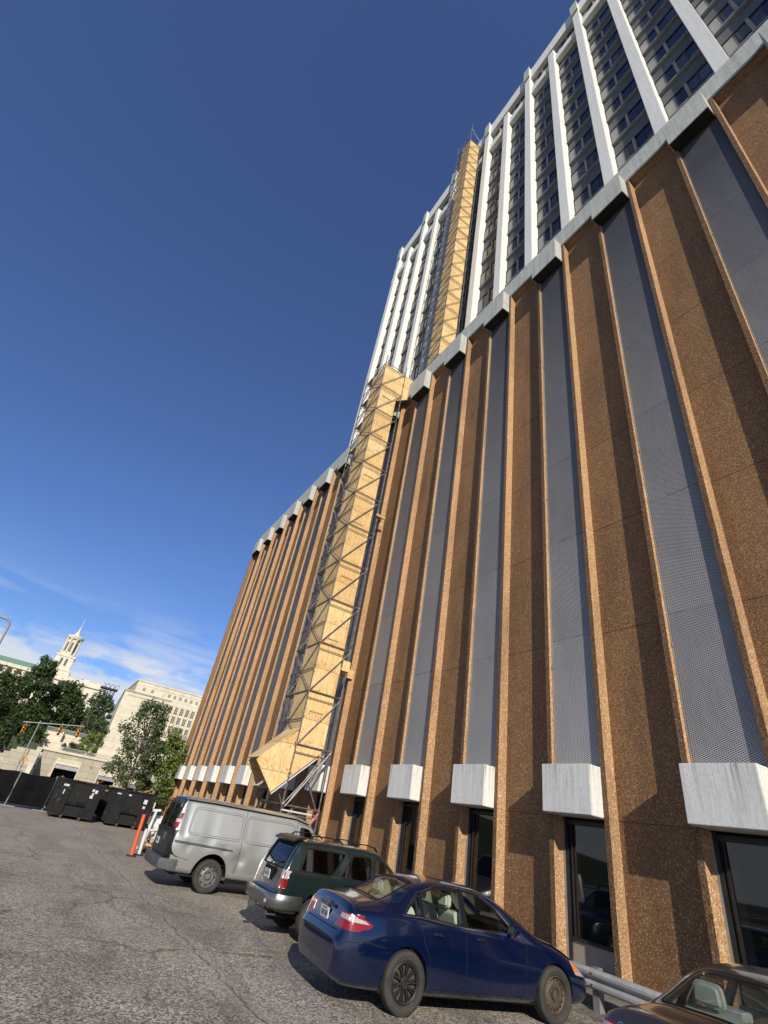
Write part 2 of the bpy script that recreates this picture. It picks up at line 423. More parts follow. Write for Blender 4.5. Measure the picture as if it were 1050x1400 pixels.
def panel(): # brown recessed panel between fin B of bay k-1 and fin A of bay k, in storey slabs with dark joints
    m = MB(); y0 = Yk(-1)+1.62; y1 = Yk(0)-.14
    zs = [.15, 3.165] + [4.3+3.42*i for i in range(1, 7)] + [28.46]
    for a, b in zip(zs, zs[1:]): m.box(11.81, 11.93, y0, y1, a+.006, b-.012)
    m.box(11.83, 11.94, y0, y1, .1, 28.44)
    return m
p0 = panel().build('recessed_panel', M['agg'], podium)
def finA():
    m = MB(); y1 = Yk(0); y0 = y1-.14
    zs = [.13, 3.165, 11.18, 19.4, 28.46]
    for a, b in zip(zs, zs[1:]):
        m.prism([(XF, y0), (XF, y1-.01), (11.96, y1+.02), (11.96, y0-.03)], 'z', a+.005, b-.005)
    m.box(XF+.02, 11.94, y0+.01, y1-.015, .13, 28.44)
    # splayed head of the panel, sloping back under the fascia
    return m
a0 = finA().build('fin', M['agg_fin'], podium)
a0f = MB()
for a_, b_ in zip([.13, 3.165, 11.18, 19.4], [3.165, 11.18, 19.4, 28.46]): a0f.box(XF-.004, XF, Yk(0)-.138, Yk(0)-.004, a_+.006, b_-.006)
a0f = a0f.build('fin_shade_face', M['agg_fin_shade'], a0)  # thin skin carrying the painted shade of the fin front
def finB():
    m = MB(); y1 = Yk(0)+1.63; y0 = y1-.14
    zs = [.13, 3.165, 11.18, 19.4, 28.46]
    for a, b in zip(zs, zs[1:]):
        m.prism([(XF, y0), (XF, y1), (11.96, y1+.02), (11.96, y0-.03)], 'z', a+.005, b-.005)
    m.box(XF+.02, 11.94, y0+.01, y1-.015, .13, 28.1)
    return m
b0 = finB().build('narrow_fin', M['agg_fin'], podium)
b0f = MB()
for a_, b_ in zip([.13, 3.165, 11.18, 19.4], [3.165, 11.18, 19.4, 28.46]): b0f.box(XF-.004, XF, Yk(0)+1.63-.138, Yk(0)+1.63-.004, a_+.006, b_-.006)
b0f = b0f.build('fin_shade_face', M['agg_fin_shade'], b0)
m = MB(); m.box(11.625, 11.70, Yk(0)+.02, Yk(0)+1.445, 4.2, 28.1)
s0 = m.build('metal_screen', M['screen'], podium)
m = MB(); m.box(11.60, 11.64, Yk(0)+1.455, Yk(0)+1.475, 4.25, 28.0)
for z in (6.9, 13.1, 20.4): m.box(11.575, 11.60, Yk(0)+1.43, Yk(0)+1.475, z, z+.1)
t0 = m.build('edge_trim', M['ledge'], podium)
m = MB(); m.prism([(11.08, Yk(0)), (11.98, Yk(0)), (11.98, Yk(0)+1.60), (11.5, Yk(0)+1.60), (11.08, Yk(0)+1.46)], 'z', 3.165, 4.245)
x0 = m.build('base_box', M['white_conc'], podium, bevel=.012)
m = MB(); m.prism([(11.05, Yk(0)+.02), (11.98, Yk(0)+.02), (11.98, Yk(0)+1.62), (11.5, Yk(0)+1.62), (11.05, Yk(0)+1.58)], "z", 27.05, 28.66)
c0 = m.build('cap_block', M['fascia'], podium, bevel=.012)
m = MB(); m.box(11.08, 11.62, Yk(0)+.05, Yk(0)+1.56, 27.038, 27.048); cs0 = m.build('soffit', M['soffit'], c0)  # thin dark sheet standing in for the shaded underside
# shop window on the ground floor
m = MB(); m.box(11.84, 11.90, Yk(0)+1.36, Yk(0)+1.43, .15, 3.15); m.box(11.85, 11.93, Yk(0)+.0, Yk(0)+1.44, .74, .80); m.box(11.85, 11.93, Yk(0)+.0, Yk(0)+1.44, 3.0, 3.1)
m.box(11.86, 11.9, Yk(0)+1.25, Yk(0)+1.28, .8, 3.0)
w0 = m.build('window', M['frame_dark'], podium)
m = MB(); m.box(11.80, 11.835, Yk(0)+1.43, Yk(0)+1.475, .15, 3.13); w2 = m.build('frame_edge', M['frame_alu'], w0)
m = MB(); m.box(11.905, 11.915, Yk(0)+.0, Yk(0)+1.40, .80, 3.05); w1 = m.build('glass', M['glass_shop'], w0)
m = MB(); m.box(11.89, 11.93, Yk(0)+.0, Yk(0)+1.40, .14, .735); w3 = m.build('sill_panel', M['sill'], w0)
for k in KS:
    if k == 0: continue
    d = (0, PB*k, 0)
    for s in (p0, s0, t0, x0): inst(s, podium, d)
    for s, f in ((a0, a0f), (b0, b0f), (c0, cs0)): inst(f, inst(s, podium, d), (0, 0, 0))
    w = inst(w0, podium, d)
    for s in (w1, w2, w3): inst(s, w, (0, 0, 0))
m = MB(); m.box(11.47, 11.98, -12, Y_END+.02, 28.48, 29.87)
m.build('fascia', M['fascia'], podium)
m = MB(); m.box(11.49, 11.54, -12, Y_END, 28.40, 28.478); m.build('fascia_drip', M['ledge'], podium)
# sloped concrete heads closing each panel recess under the fascia
m = MB(); m.prism([(11.58, 28.39), (11.80, 28.39), (11.80, 28.2)], 'y', Yk(-1)+1.64, Yk(0)-.15)
# (kept as a thin wedge so that the recess reads as splayed)
h0 = m.build('panel_head', M['agg'], podium)
for k in KS:
    if k: inst(h0, podium, (0, PB*k, 0))
# hatch frame on one near box
# ------------------------------------------------------------------ tower
XT = 16.17; XR = 16.84; FH = 4.38; Z0 = 77.62
tower = thing('tower_block', (26, 20, 28.45), 'pale high-rise tower with white vertical piers and dark window strips above the podium', 'building')
TY0 = 7.5 - 3.66*6; TY1 = 45.8
def Yp(n): return 7.5 + 3.66*n
NS = range(-6, 11)
m = MB(); m.box(XR+.16, 36, TY0, TY1, 28.45, 86.8); m.build('wall', M['spandrel'], tower)
m = MB(); m.box(XR-.3, 36.4, TY1, TY1+.3, 28.45, 84); m.build('end_wall', M['pier_white'], tower)
m = MB(); m.box(XR-.44, 36.5, TY0-.1, TY1+.32, 86.8, 87.05); m.build('roof', M['roof'], tower)
m = MB(); m.box(16.38, 16.98, TY0, TY1+.1, 83.8, 86.79); m.build('top_band', M['pier_white'], tower)
m = MB(); m.box(16.42, 16.98, TY0, TY1+.1, 78.5, 80.0); m.build('lower_band', M['pier_white'], tower)
def pier(top):
    m = MB(); m.box(XT, 16.97, Yp(0), Yp(0)+.78, 28.45, top)
    return m
pt = pier(87.25).build('tall_pier', M['pier_white'], tower, bevel=.02)
ps = MB(); ps.box(XT, 16.97, Yp(1), Yp(1)+.78, 28.45, 82.0)
ps = ps.build('short_pier', M['pier_white'], tower, bevel=.02)
m = MB(); m.box(XT-.18, XT-.001, Yp(0)-.06, Yp(0)+.84, 83.9, 87.3); pc = m.build('pier_cap', M['fascia'], tower, bevel=.02)
for n in NS:
    if n % 2 == 0 and n != 0: inst(pt, tower, (0, 3.66*n, 0)); inst(pc, tower, (0, 3.66*n, 0))
    if n % 2 == 1 and n != 1: inst(ps, tower, (0, 3.66*(n-1), 0))
# one window per bay and floor
YB0 = Yp(0)+.78; YB1 = Yp(1)             # bay 0 between pier 0 and pier 1
def win_parts(fr, gl, y0, zb, zt, dz=0, thick=True):
    """frame and glass of a window group in bay starting at y0"""
    w = YB1-YB0
    fr.box(XR+.02, XR+.14, y0, y0+w, zb-.05, zb+.05); fr.box(XR+.02, XR+.14, y0, y0+w, zt-.05, zt+.05)
    for f in (.0, .25, .75, 1.0):
        c = y0+w*f; fr.box(XR+.03, XR+.12, max(c-.035, y0), min(c+.035, y0+w), zb+.05, zt-.05)
    gl.box(XR+.09, XR+.10, y0, y0+w*.76, zb+.05, zt-.05)
def mull(mm, y0, zb, zt):
    w = YB1-YB0; mm.box(XR-.02, XR+.11, y0+w*.5-.09, y0+w*.5+.09, zb+.05, zt-.05)
def sunlit_pane(mm, y0, zb, zt):  # added pale panel on the bay's far quarter, where sun falls
    w = YB1-YB0; mm.box(XR+.08, XR+.10, y0+w*.765, y0+w-.03, zb+.05, zt-.05)
fr, gl, mm, le, bl = MB(), MB(), MB(), MB(), MB(); sunlit_pane(bl, YB0, 0, 2.15)
win_parts(fr, gl, YB0, 0, 2.15); mull(mm, YB0, 0, 2.15)
le.box(XR-.06, XR+.15, YB0, YB1, -.22, -.06)
zref = Z0 - FH + .55
tw = fr.build('window', M['frame_dark'], tower); tw.location = Vector(tw.location)
for v in tw.data.vertices: v.co.z += zref + 28.45 - 28.45
tg = gl.build('glass', M['glass_tower'], tw); tm = mm.build('centre_mullion', M['mull_tan'], tw); tl = le.build('ledge', M['ledge'], tw); tb = bl.build('sunlit_window_pane', M['sunlit_pane'], tw)
for o in (tg, tm, tl, tb):
    for v in o.data.vertices: v.co.z += zref
# rows counted down from the lower band; -1 is the row between the two bands
cells = []
for n in range(-6, 10):
    for r in range(-1, 12):
        z = zref - FH*r if r >= 0 else 81.2
        cells.append(((Yp(n)+1.5)**2 + 16**2 + (z-2)**2 * .25, n, r, z))
cells.sort()
front = cells[:100]; rest = cells[100:]
first = True
for _, n, r, z in front:
    off = (0, 3.66*n, z - zref)
    if first:
        tw.location = Vector(tw.location) + Vector(off); first = False
        for o in (tg, tm, tl, tb): pass
        base_off = Vector(off)
    else:
        w = inst(tw, tower, Vector(off) - base_off)
        for o in (tg, tm, tl, tb): inst(o, w, (0, 0, 0))
mm = MB()
for _, n, r, z in rest:
    y0 = Yp(n)+.78
    f2, g2, c2, l2, b2 = MB(), MB(), MB(), MB(), MB(); sunlit_pane(b2, y0, z, z+2.15)
    win_parts(f2, g2, y0, z, z+2.15); mull(c2, y0, z, z+2.15); l2.box(XR-.06, XR+.15, y0, y0+YB1-YB0, z-.22, z-.06)
    for q, i in ((f2, 0), (g2, 1), (c2, 2), (l2, 3), (b2, 4)): mm.mi = i; mm.add(q.v, q.f)
o = mm.build('window', [M['frame_dark'], M['glass_tower'], M['mull_tan'], M['ledge'], M['sunlit_pane']], tower)
tag(o, kind='stuff')
m = MB()   # a green tinted spandrel in one high bay
m.box(XR+.10, XR+.155, Yp(-1)+.78, Yp(0), 70.0, 71.9); m.build('green_spandrel', M['spandrel_green'], tower)

# ------------------------------------------------------------------ guardrail
gr = thing('guardrail', (10.25, 6, 0), 'long galvanised steel guardrail in front of the building', 'guardrail')
prof = [(0, .30), (-.03, .31), (-.085, .345), (-.085, .385), (-.01, .435), (-.01, .455), (-.085, .505), (-.085, .545), (-.03, .585), (0, .60)]
m = MB(); yy = [-10 + 1.0*i for i in range(33)]
vs = []; n = len(prof)
for y in yy:
    for (x, z) in prof: vs.append((10.25+x, y, z))
fs = [(i*n+j, i*n+j+1, (i+1)*n+j+1, (i+1)*n+j) for i in range(len(yy)-1) for j in range(n-1)]
m.add(vs, fs)
b = m.build('rail_beam', M['galv_rail'], gr, smooth=True)
sm = b.modifiers.new('Solid', 'SOLIDIFY'); sm.thickness = .006
for i in range(17):
    m = MB(); y = -9+1.9*i
    m.box(10.26, 10.40, y-.07, y+.07, -.05, .62); m.build('post', M['pole_grey'], gr)
    m = MB()
    for z in (.365, .525): m.tube((10.145, y, z), (10.175, y, z), .02, 8)
    m.build('bolt', M['rust'], gr)
# ------------------------------------------------------------------ scaffolds and plywood shafts
def scaffold(name, label, X0, X1, Y0, Y1, zbase, lifts, LH, x_in, redlow=False, ytop=None):
    root = thing(name, ((X0+X1)/2, (Y0+Y1)/2, zbase), label, 'scaffold', None)
    zt = zbase + LH*lifts
    rt = .034
    corners = [(X0, Y0), (X1, Y0), (X0, Y1), (X1, Y1), (X0, (Y0+Y1)/2+.25)]
    for (x, y) in corners:
        m = MB(); m.tube((x, y, zbase), (x, y, zt+.9), rt, 7)
        for i in range(lifts*2):      # rosettes every half lift
            z = zbase+.15+LH*i/2; m.tube((x, y, z), (x, y, z+.02), rt*1.9, 8)
        m.build('post', M['galv'], root)
    # shared meshes for one lift, instanced up the tower
    def rep(name, mb, mats, i0=0, i1=lifts):
        o = mb.build(name, mats, root); base = o.location.copy()
        o.location = base + Vector((0, 0, LH*i0))
        for i in range(i0+1, i1):
            c = o.copy(); COL.objects.link(c); c.parent = root; c.location = base + Vector((0, 0, LH*i))
    z0 = zbase + .15
    r = .026
    a = MB(); a.tube((X0, Y0, z0+LH), (X1, Y0, z0+LH), r); rep('ledger', a, M['galv'])
    a = MB(); a.tube((X0, Y0, z0+LH), (X0, Y1, z0+LH), r); rep('transom', a, M['galv'])
    a = MB(); a.tube((X0, Y1, z0+LH), (X1, Y1, z0+LH), r); a.tube((X1, Y0, z0+LH), (X1, Y1, z0+LH), r); rep('rear_ledger', a, M['galv'])
    a = MB(); a.tube((X0, Y0-.03, z0), (X1, Y0-.03, z0+LH*.97), r); rep('brace', a, M['galv'])
    a = MB(); a.tube((X0, Y0-.02, z0+LH*.86), (X1, Y0-.02, z0+LH*.86), r*.8); rep('mid_ledger', a, M['galv'])
    a = MB(); a.tube((X0-.05, Y0, z0), (X0-.05, Y1, z0+LH*.9), r*.8); rep('cross_brace', a, M['galv'], 0)
    a = MB(); a.tube((X0-.03, Y0, z0+LH*.97), (X0-.03, Y1, z0), r); rep('front_brace', a, M['galv'], 1)
    a = MB()
    zz = [0, .25, .5, .75, 1]
    ymid = (Y0+Y1)/2+.25
    a.tube((X0, Y1, z0), (X0+.55, Y1, z0+LH*.5), r*.8); a.tube((X0+.55, Y1, z0+LH*.5), (X0, Y1, z0+LH), r*.8)
    a.tube((X0+.55, Y1, z0+LH*.5), (X1, Y1, z0+LH), r*.8)
    rep('rear_brace', a, M['galv'])
    if redlow: a = MB(); a.box(X0+.04, X0+.42, ymid+.3, Y1-.05, z0+LH+.03, z0+LH+.07); rep('deck_board', a, M['lumber'])
    a = MB(); a.tube((X0-.03, Y0, z0+LH*.45), (X0-.03, Y1, z0+LH*.45), r); rep('guard_rail', a, M['galv'])
    a = MB(); a.tube((X0, Y1+.02, z0), (X0+.02, ymid, z0+LH*.95), r*.9); rep('bay_brace', a, M['galv'])
    # red clamps at every other level
    a = MB(); a.tube((X1, Y0, z0+LH-.03), (X1, Y0, z0+LH+.05), .055, 8); a.tube((X0, Y0, z0+LH-.03), (X0, Y0, z0+LH+.05), .05, 8)
    rep('clamp', a, M['red_clamp'], 0, 6 if redlow else 1)
    if redlow:
        m = MB(); m.tube((X0, Y0, 2.2), (X1-.05, Y0, 2.2), .035); m.build('ledger', M['white_post'], root)
        m = MB(); m.tube((X1, Y0, 2.25), (X1-.35, Y0, 1.75), .04); m.tube((X1, Y0, 2.2), (X1-.3, Y0, 2.2), .042); m.build('warning_brace', M['red_clamp'], root)
        m = MB(); m.tube((X0+.1, Y0-.1, 2.35), (X1, Y0-.1, 4.7), .04); m.tube((X0, Y0, 0), (X1, Y0, 2.2), .03)
        m.tube((X0+.25, Y0+.5, 2.2), (X1, Y0+.6, 4.6), .03)
        m.tube((X1, Y0, 2.2), (X1-.2, Y1, 4.6), .03); m.tube((X0, Y1, 0), (X1, Y1, 2.3), .03)
        m.build('raking_brace', M['galv'], root)
    return root

lower = scaffold('scaffold_tower', 'lower steel scaffold tower standing on the pavement around the plywood chute', 9.22, 10.95, 22.4, 25.3, -.1, 13, 2.35, 0, True)
upper = scaffold('scaffold_tower', 'upper steel scaffold tower standing on the podium roof against the high-rise', 13.98, 15.72, 23.2, 25.95, 28.9, 22, 2.35, 0)
# poles rising above the top
m = MB(); m.tube((14.0, 23.2, 80), (14.0, 23.2, 85.6), .035); m.tube((14, 23.2, 84.3), (15.7, 23.2, 82), .025); m.tube((14, 23.2, 83), (15.7, 23.2, 82.4), .025); m.tube((14, 23.2, 84.5), (14, 25.9, 81), .025)
m.tube((13.98, 25.95, 80), (13.98, 25.95, 84.0), .03); m.tube((13.98, 25.95, 82.3), (15.7, 25.95, 82.3), .03)
m.build('top_pole', M['galv'], upper)

# lower shaft: plywood box with a kicked out discharge chute at the foot
sh = thing('debris_chute', (10, 23.2, 2.7), 'plywood clad debris chute with a kicked out foot inside the lower scaffold', 'chute')
Yn = 22.47; Yf = 24.05
m = MB()
near = [(9.27, 30.5), (9.27, 5.35), (8.85, 4.98), (7.63, 3.80), (8.60, 2.74), (10.36, 4.42), (10.62, 4.75), (10.62, 27.6), (12.3, 28.98), (12.3, 30.5)]
m.prism(near, 'y', Yn, Yn+.03); m.build('near_panel', M['ply'], sh)
far = [(9.27, 30.4), (9.27, 5.35), (8.85, 4.98), (7.80, 3.75), (8.45, 2.95), (10.36, 4.42), (10.62, 4.75), (10.62, 30.4)]
m = MB(); m.prism(far, 'y', Yf, Yf+.03); m.build('far_panel', M['ply'], sh)
m = MB(); m.box(9.245, 9.268, Yn-.01, Yf+.05, 5.35, 30.35)
m.build('front_panel', M['ply'], sh)
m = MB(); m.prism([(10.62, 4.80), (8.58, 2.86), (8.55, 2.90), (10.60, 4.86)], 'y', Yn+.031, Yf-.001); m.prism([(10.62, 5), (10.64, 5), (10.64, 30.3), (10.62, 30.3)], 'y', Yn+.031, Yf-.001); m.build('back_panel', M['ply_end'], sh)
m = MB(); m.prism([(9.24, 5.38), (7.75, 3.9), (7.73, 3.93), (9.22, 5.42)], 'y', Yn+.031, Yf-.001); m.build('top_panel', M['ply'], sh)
# loose sheets nailed on the foot
m = MB(); m.prism([(9.05, 4.90), (8.02, 3.90), (8.12, 3.80), (9.15, 4.80)], 'y', Yn-.02, Yn-.001); m.build('patch', M['ply'], sh)
m = MB()
for z in [6.2+3.52*i for i in range(7)]: m.box(9.5, 10.2, Yn-.04, Yn-.001, z, z+.06)
m.build('batten', M['lumber'], sh)
m = MB(); m.box(10.64, 11.6, 22.9, 22.95, 8.3, 8.75); m.build('tie_board', M['ply'], sh)
m = MB(); m.box(10.64, 11.05, 22.3, 22.35, 8.4, 8.9); m.build('tie_board', M['ply'], sh)
m = MB(); m.tube((10.9, 22.3, 17.9), (11.5, 23.0, 18.1), .07); m.box(10.8, 11.4, 22.2, 22.3, 17.7, 17.85); m.build('wall_tie', M['lumber'], sh)
m = MB(); m.prism([(10.645, 27.6), (10.645, 30.5), (12.3, 30.5), (13.6, 30.9), (13.6, 29.2), (12.3, 29.0)], 'y', Yn+.035, Yn+.06); m.build('bridge_panel', M['ply'], sh)
# steel-edged lip under the chute
m = MB(); m.prism([(10.40, 4.40), (8.62, 2.70), (8.64, 2.66), (10.42, 4.36)], 'y', Yn-.03, Yn+.05); m.build('lip', M['white_post'], sh)

us = thing('plywood_shaft', (14.8, 24, 28.9), 'tall plywood clad shaft inside the upper scaffold on the high-rise', 'chute')
m = MB(); m.box(14.03, 15.55, 23.27, 23.30, 28.9, 80.7); m.build('near_panel', M['ply'], us)
m = MB(); m.box(14.0, 14.028, 23.26, 24.75, 28.9, 80.7); m.build('front_panel', M['ply'], us)
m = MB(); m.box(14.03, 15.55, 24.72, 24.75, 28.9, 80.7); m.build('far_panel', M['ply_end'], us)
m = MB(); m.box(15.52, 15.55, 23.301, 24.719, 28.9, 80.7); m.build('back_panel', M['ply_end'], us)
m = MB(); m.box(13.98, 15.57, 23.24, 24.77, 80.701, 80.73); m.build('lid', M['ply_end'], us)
# ------------------------------------------------------------------ car materials
def paint(name, col, rough=.28, metal=.35, coat=1.0, dirt=.35, flake=True, dirtcol=(.16,.14,.12)):
    t = NT(name); p = t.coord('Object')
    n = t.noise(p, 1.8, 6, .7); f = t.noise(p, 28, 4, .7)
    z = t.sep(p)[2]
    low = t.ramp(z, [(.25, 1.0), (.62, 0.0)])
    d = t.math('MULTIPLY', t.math('ADD', t.math('MULTIPLY', low, .8), t.ramp(n, [(.45, 0.0), (.75, .35)])), dirt)
    sp = t.ramp(f, [(.60, 0.0), (.72, .4)])
    c = t.mix(d, col, dirtcol)
    c = t.mix(t.math('MULTIPLY', sp, d), c, dirtcol)
    t.bump(t.noise(p, 3, 3, .5), .04, .03)
    return t.set(c, t.math('ADD', rough, t.math('MULTIPLY', d, .5)), metal, .5, coat, t.math('ADD', .05, t.math('MULTIPLY', d, .4)))
def clearglass(name, tint=(.45,.50,.46), refl=.12, dark=0.0):
    t = NT(name)
    tr = t.node('ShaderNodeBsdfTransparent'); t.put(tr.inputs[0], tint)
    gl = t.node('ShaderNodeBsdfGlossy'); gl.inputs['Roughness'].default_value = .02; t.put(gl.inputs[0], (1,1,1))
    fr = t.node('ShaderNodeFresnel'); fr.inputs[0].default_value = 1.5
    fac = t.math('ADD', t.math('MULTIPLY', fr.outputs[0], .6), refl*.2)
    mx = t.node('ShaderNodeMixShader'); t.put(mx.inputs[0], fac); t.put(mx.inputs[1], tr.outputs[0]); t.put(mx.inputs[2], gl.outputs[0])
    t.t.links.new(mx.outputs[0], t.n['Material Output'].inputs[0])
    return t.mat
def lampmat(name, col, emit=0):
    t = NT(name); p = t.coord('Object')
    w = t.math('FRACT', t.math('MULTIPLY', t.sep(p)[1], 28)); w2 = t.math('FRACT', t.math('MULTIPLY', t.sep(p)[2], 34))
    c = t.mix(t.math('MULTIPLY', t.math('ADD', w, w2), .22), col, tuple(k*.35 for k in col))
    return t.set(c, .2, .0, .5, .35)
M['p_blue'] = paint('dark blue metallic paint', (.002,.009,.045), .18, .4, 1.0, .10, dirtcol=(.035,.04,.05))
M['p_brown'] = paint('grey brown metallic paint', (.060,.048,.040), .28, .5, 1.0, .15)
M['p_green'] = paint('dark green paint', (.008,.019,.018), .28, .2, .8, .3, dirtcol=(.045,.055,.05))
M['p_van'] = paint('dull pewter paint', (.46,.47,.455), .34, .6, .6, .38, dirtcol=(.24,.235,.215))
M['p_black'] = paint('faded black paint', (.003,.003,.0035), .4, .0, .15, .25, dirtcol=(.02,.02,.019))
M['p_bumper'] = paint('scuffed silver bumper', (.20,.205,.205), .28, .8, .3, .5)
M['bumper_grey'] = mottled('grey bumper plastic', (.045,.048,.052), (.11,.115,.12), 3, .5, vec='Object')
M['glass_clear'] = clearglass('car glass', (.86,.90,.86), .0)
M['glass_tint'] = clearglass('dark tinted car glass', (.03,.034,.036), .2)
M['lamp_red'] = lampmat('red tail lamp', (.26,.004,.006))
M['lamp_white'] = lampmat('clear lamp', (.50,.40,.39))
M['lamp_amber'] = lampmat('amber lamp', (.8,.28,.04))
M['chrome'] = mottled('chrome', (.65,.65,.66), (.75,.75,.76), 4, .12, 1.0, vec='Object')
M['seam'] = mottled('panel gap', (.004,.004,.005), (.008,.008,.009), 4, .8, vec='Object')
M['rim_black'] = mottled('black wheel cover', (.012,.012,.013), (.028,.028,.030), 5, .4, vec='Object')
M['rim_steel'] = mottled('rusty steel wheel', (.09,.065,.048), (.16,.125,.10), 6, .65, .5, bump=.2, vec='Object')
M['rim_grey'] = mottled('grey steel wheel', (.13,.125,.12), (.24,.235,.23), 6, .55, .5, vec='Object')
M['plate'] = mottled('licence plate', (.62,.63,.63), (.72,.72,.72), 9, .5, vec='Object')
M['plate_dark'] = mottled('licence plate characters', (.05,.06,.09), (.09,.10,.13), 9, .6, vec='Object')
M['shelf'] = mottled('parcel shelf', (.26,.28,.23), (.34,.36,.30), 4, .85, vec='Object')

# ------------------------------------------------------------------ car body by lofting
def pchip(pts):
    xs = [p[0] for p in pts]; ys = [p[1] for p in pts]; n = len(xs)
    h = [xs[i+1]-xs[i] for i in range(n-1)]; d = [(ys[i+1]-ys[i])/h[i] for i in range(n-1)]
    m = [0.0]*n
    if n > 1: m[0] = d[0]; m[-1] = d[-1]
    for i in range(1, n-1):
        if d[i-1]*d[i] > 0:
            w1 = 2*h[i]+h[i-1]; w2 = h[i]+2*h[i-1]; m[i] = (w1+w2)/(w1/d[i-1]+w2/d[i])
    def f(x):
        if x <= xs[0]: return ys[0]
        if x >= xs[-1]: return ys[-1]
        i = 0
        while x > xs[i+1]: i += 1
        t = (x-xs[i])/h[i]
        return ((2*t**3-3*t*t+1)*ys[i] + (t**3-2*t*t+t)*h[i]*m[i] + (-2*t**3+3*t*t)*ys[i+1] + (t**3-t*t)*h[i]*m[i+1])
    return f

def round_poly(P, r, n=4, closed=True):
    out = []; N = len(P)
    for i in range(N):
        if not closed and i in (0, N-1): out.append(tuple(P[i])); continue
        a, b, c = Vector(P[i-1]), Vector(P[i]), Vector(P[(i+1) % N])
        rr = r[i] if isinstance(r, (list, tuple)) else r
        p = b + (a-b).normalized()*min(rr, (a-b).length*.45); q = b + (c-b).normalized()*min(rr, (c-b).length*.45)
        for k in range(n+1):
            t = k/n; v = p*(1-t)**2 + b*2*t*(1-t) + q*t*t; out.append(tuple(v))
    return out

class Loft:
    def __init__(s, L, keys, rads, xs_extra=(), n=84, endr=(.5,.5), enda=(.14,.2)):
        s.L = L; s.f = {k: pchip(v) for k, v in keys.items()}; s.rads = rads
        xs = [L*i/n for i in range(n+1)]
        for e in range(1, 14): xs += [.022*e*(.4+e*.06), L-.022*e*(.4+e*.06)]
        xs += [.004, L-.004] + list(xs_extra)
        s.xs = sorted(set(round(x, 4) for x in xs if 0 <= x <= L)); s.endr = endr; s.enda = enda
    def section(s, x):
        g = {k: f(x) for k, f in s.f.items()}
        fac = 1.0
        for d, r, a in ((x, s.endr[0], s.enda[0]), (s.L-x, s.endr[1], s.enda[1])):
            if d < r:
                u = 1-d/r; fac *= 1-a*.62*(1-math.sqrt(max(0, 1-u**2.2)))
            if d < .20:
                u = 1-d/.20; fac *= 1-a*.62*(1-math.sqrt(max(0, 1-u*u)))
        W = lambda k: g[k]*fac
        P = [(0, g['zb']), (W('ws')-.10, g['zb']), (W('ws'), g['zb']+.07), (W('wm'), g['zm']), (W('wk'), g['zk']), (W('wt'), g['ze']), (W('wt')*.62, g['ze']+(g['zt']-g['ze'])*.72), (0, g['zt'])]
        for i in range(1, len(P)):   # keep heights monotone
            if P[i][1] < P[i-1][1]: P[i] = (P[i][0], P[i-1][1]+.001)
        Q = round_poly(P, s.rads, 4, closed=False)
        out = [Q[0]]
        for a, b in zip(Q, Q[1:]):
            out.append(b)
        # densify the long stretch between shoulder and roof rail / hip
        return out
    def mesh(s, off=0.0, lim=None):
        XS = s.xs if lim is None else [lim[0]] + [x for x in s.xs if lim[0]+.01 < x < lim[1]-.01] + [lim[1]]
        half = [s.section(x) for x in XS]; n = len(half[0]); vs = []; fs = []
        N = 2*n-2
        for x, h in zip(XS, half):
            for (y, z) in h: vs.append(Vector((x, -y, z)))
            for (y, z) in reversed(h[1:-1]): vs.append(Vector((x, y, z)))
        for i in range(len(XS)-1):
            for j in range(N):
                fs.append((i*N+j, (i+1)*N+j, (i+1)*N+(j+1) % N, i*N+(j+1) % N))
        fs.append(tuple(range(N))); e = (len(XS)-1)*N; fs.append(tuple(e+j for j in range(N))[::-1])
        bm = bmesh.new(); bv = [bm.verts.new(v) for v in vs]
        for f in fs:
            try: bm.faces.new([bv[i] for i in f])
            except Exception: pass
        bmesh.ops.recalc_face_normals(bm, faces=bm.faces)
        if off:
            bm.normal_update()
            no = [v.normal.copy() for v in bm.verts]
            if lim:
                for nn in no: nn.x = 0; nn.normalize()
            for v, nn in zip(bm.verts, no): v.co += nn*off
        return bm
    def bvh(s):
        bm = s.mesh(); t = BVHTree.FromBMesh(bm); bm.free(); return t

def me_from(bm, name='m'):
    me = D.meshes.new(name); bm.to_mesh(me); bm.free(); return me
def prism_mesh(poly, axis, a, b):
    m = MB(); m.prism(poly, axis, a, b)
    me = D.meshes.new('cut'); me.from_pydata(m.v, [], m.f)
    bm = bmesh.new(); bm.from_mesh(me); bmesh.ops.recalc_face_normals(bm, faces=bm.faces); bm.to_mesh(me); bm.free()
    return me
def boolean(me, ops):
    """ops: list of (operation, mesh)"""
    o = D.objects.new('tmp', me); COL.objects.link(o); tmp = []
    for op, cm in ops:
        c = D.objects.new('tmpc', cm); COL.objects.link(c); tmp.append(c)
        md = o.modifiers.new('b', 'BOOLEAN'); md.operation = op; md.object = c; md.solver = 'EXACT'
    dg = bpy.context.evaluated_depsgraph_get(); dg.update()
    r = D.meshes.new_from_object(o.evaluated_get(dg))
    for t in tmp + [o]: D.objects.remove(t)
    return r
def to_obj(me, name, mat, parent, smooth=True, angle=40):
    me.materials.clear(); me.materials.append(mat)
    me.polygons.foreach_set('material_index', [0]*len(me.polygons))
    if smooth:
        me.polygons.foreach_set('use_smooth', [True]*len(me.polygons)); me.set_sharp_from_angle(angle=R(angle))
    o = D.objects.new(name, me); COL.objects.link(o); o.parent = parent
    return o
def cyl_mesh(x, z, r, y0, y1, n=40):
    return prism_mesh([(x+r*math.cos(2*math.pi*i/n), z+r*math.sin(2*math.pi*i/n)) for i in range(n)], 'y', y0, y1)
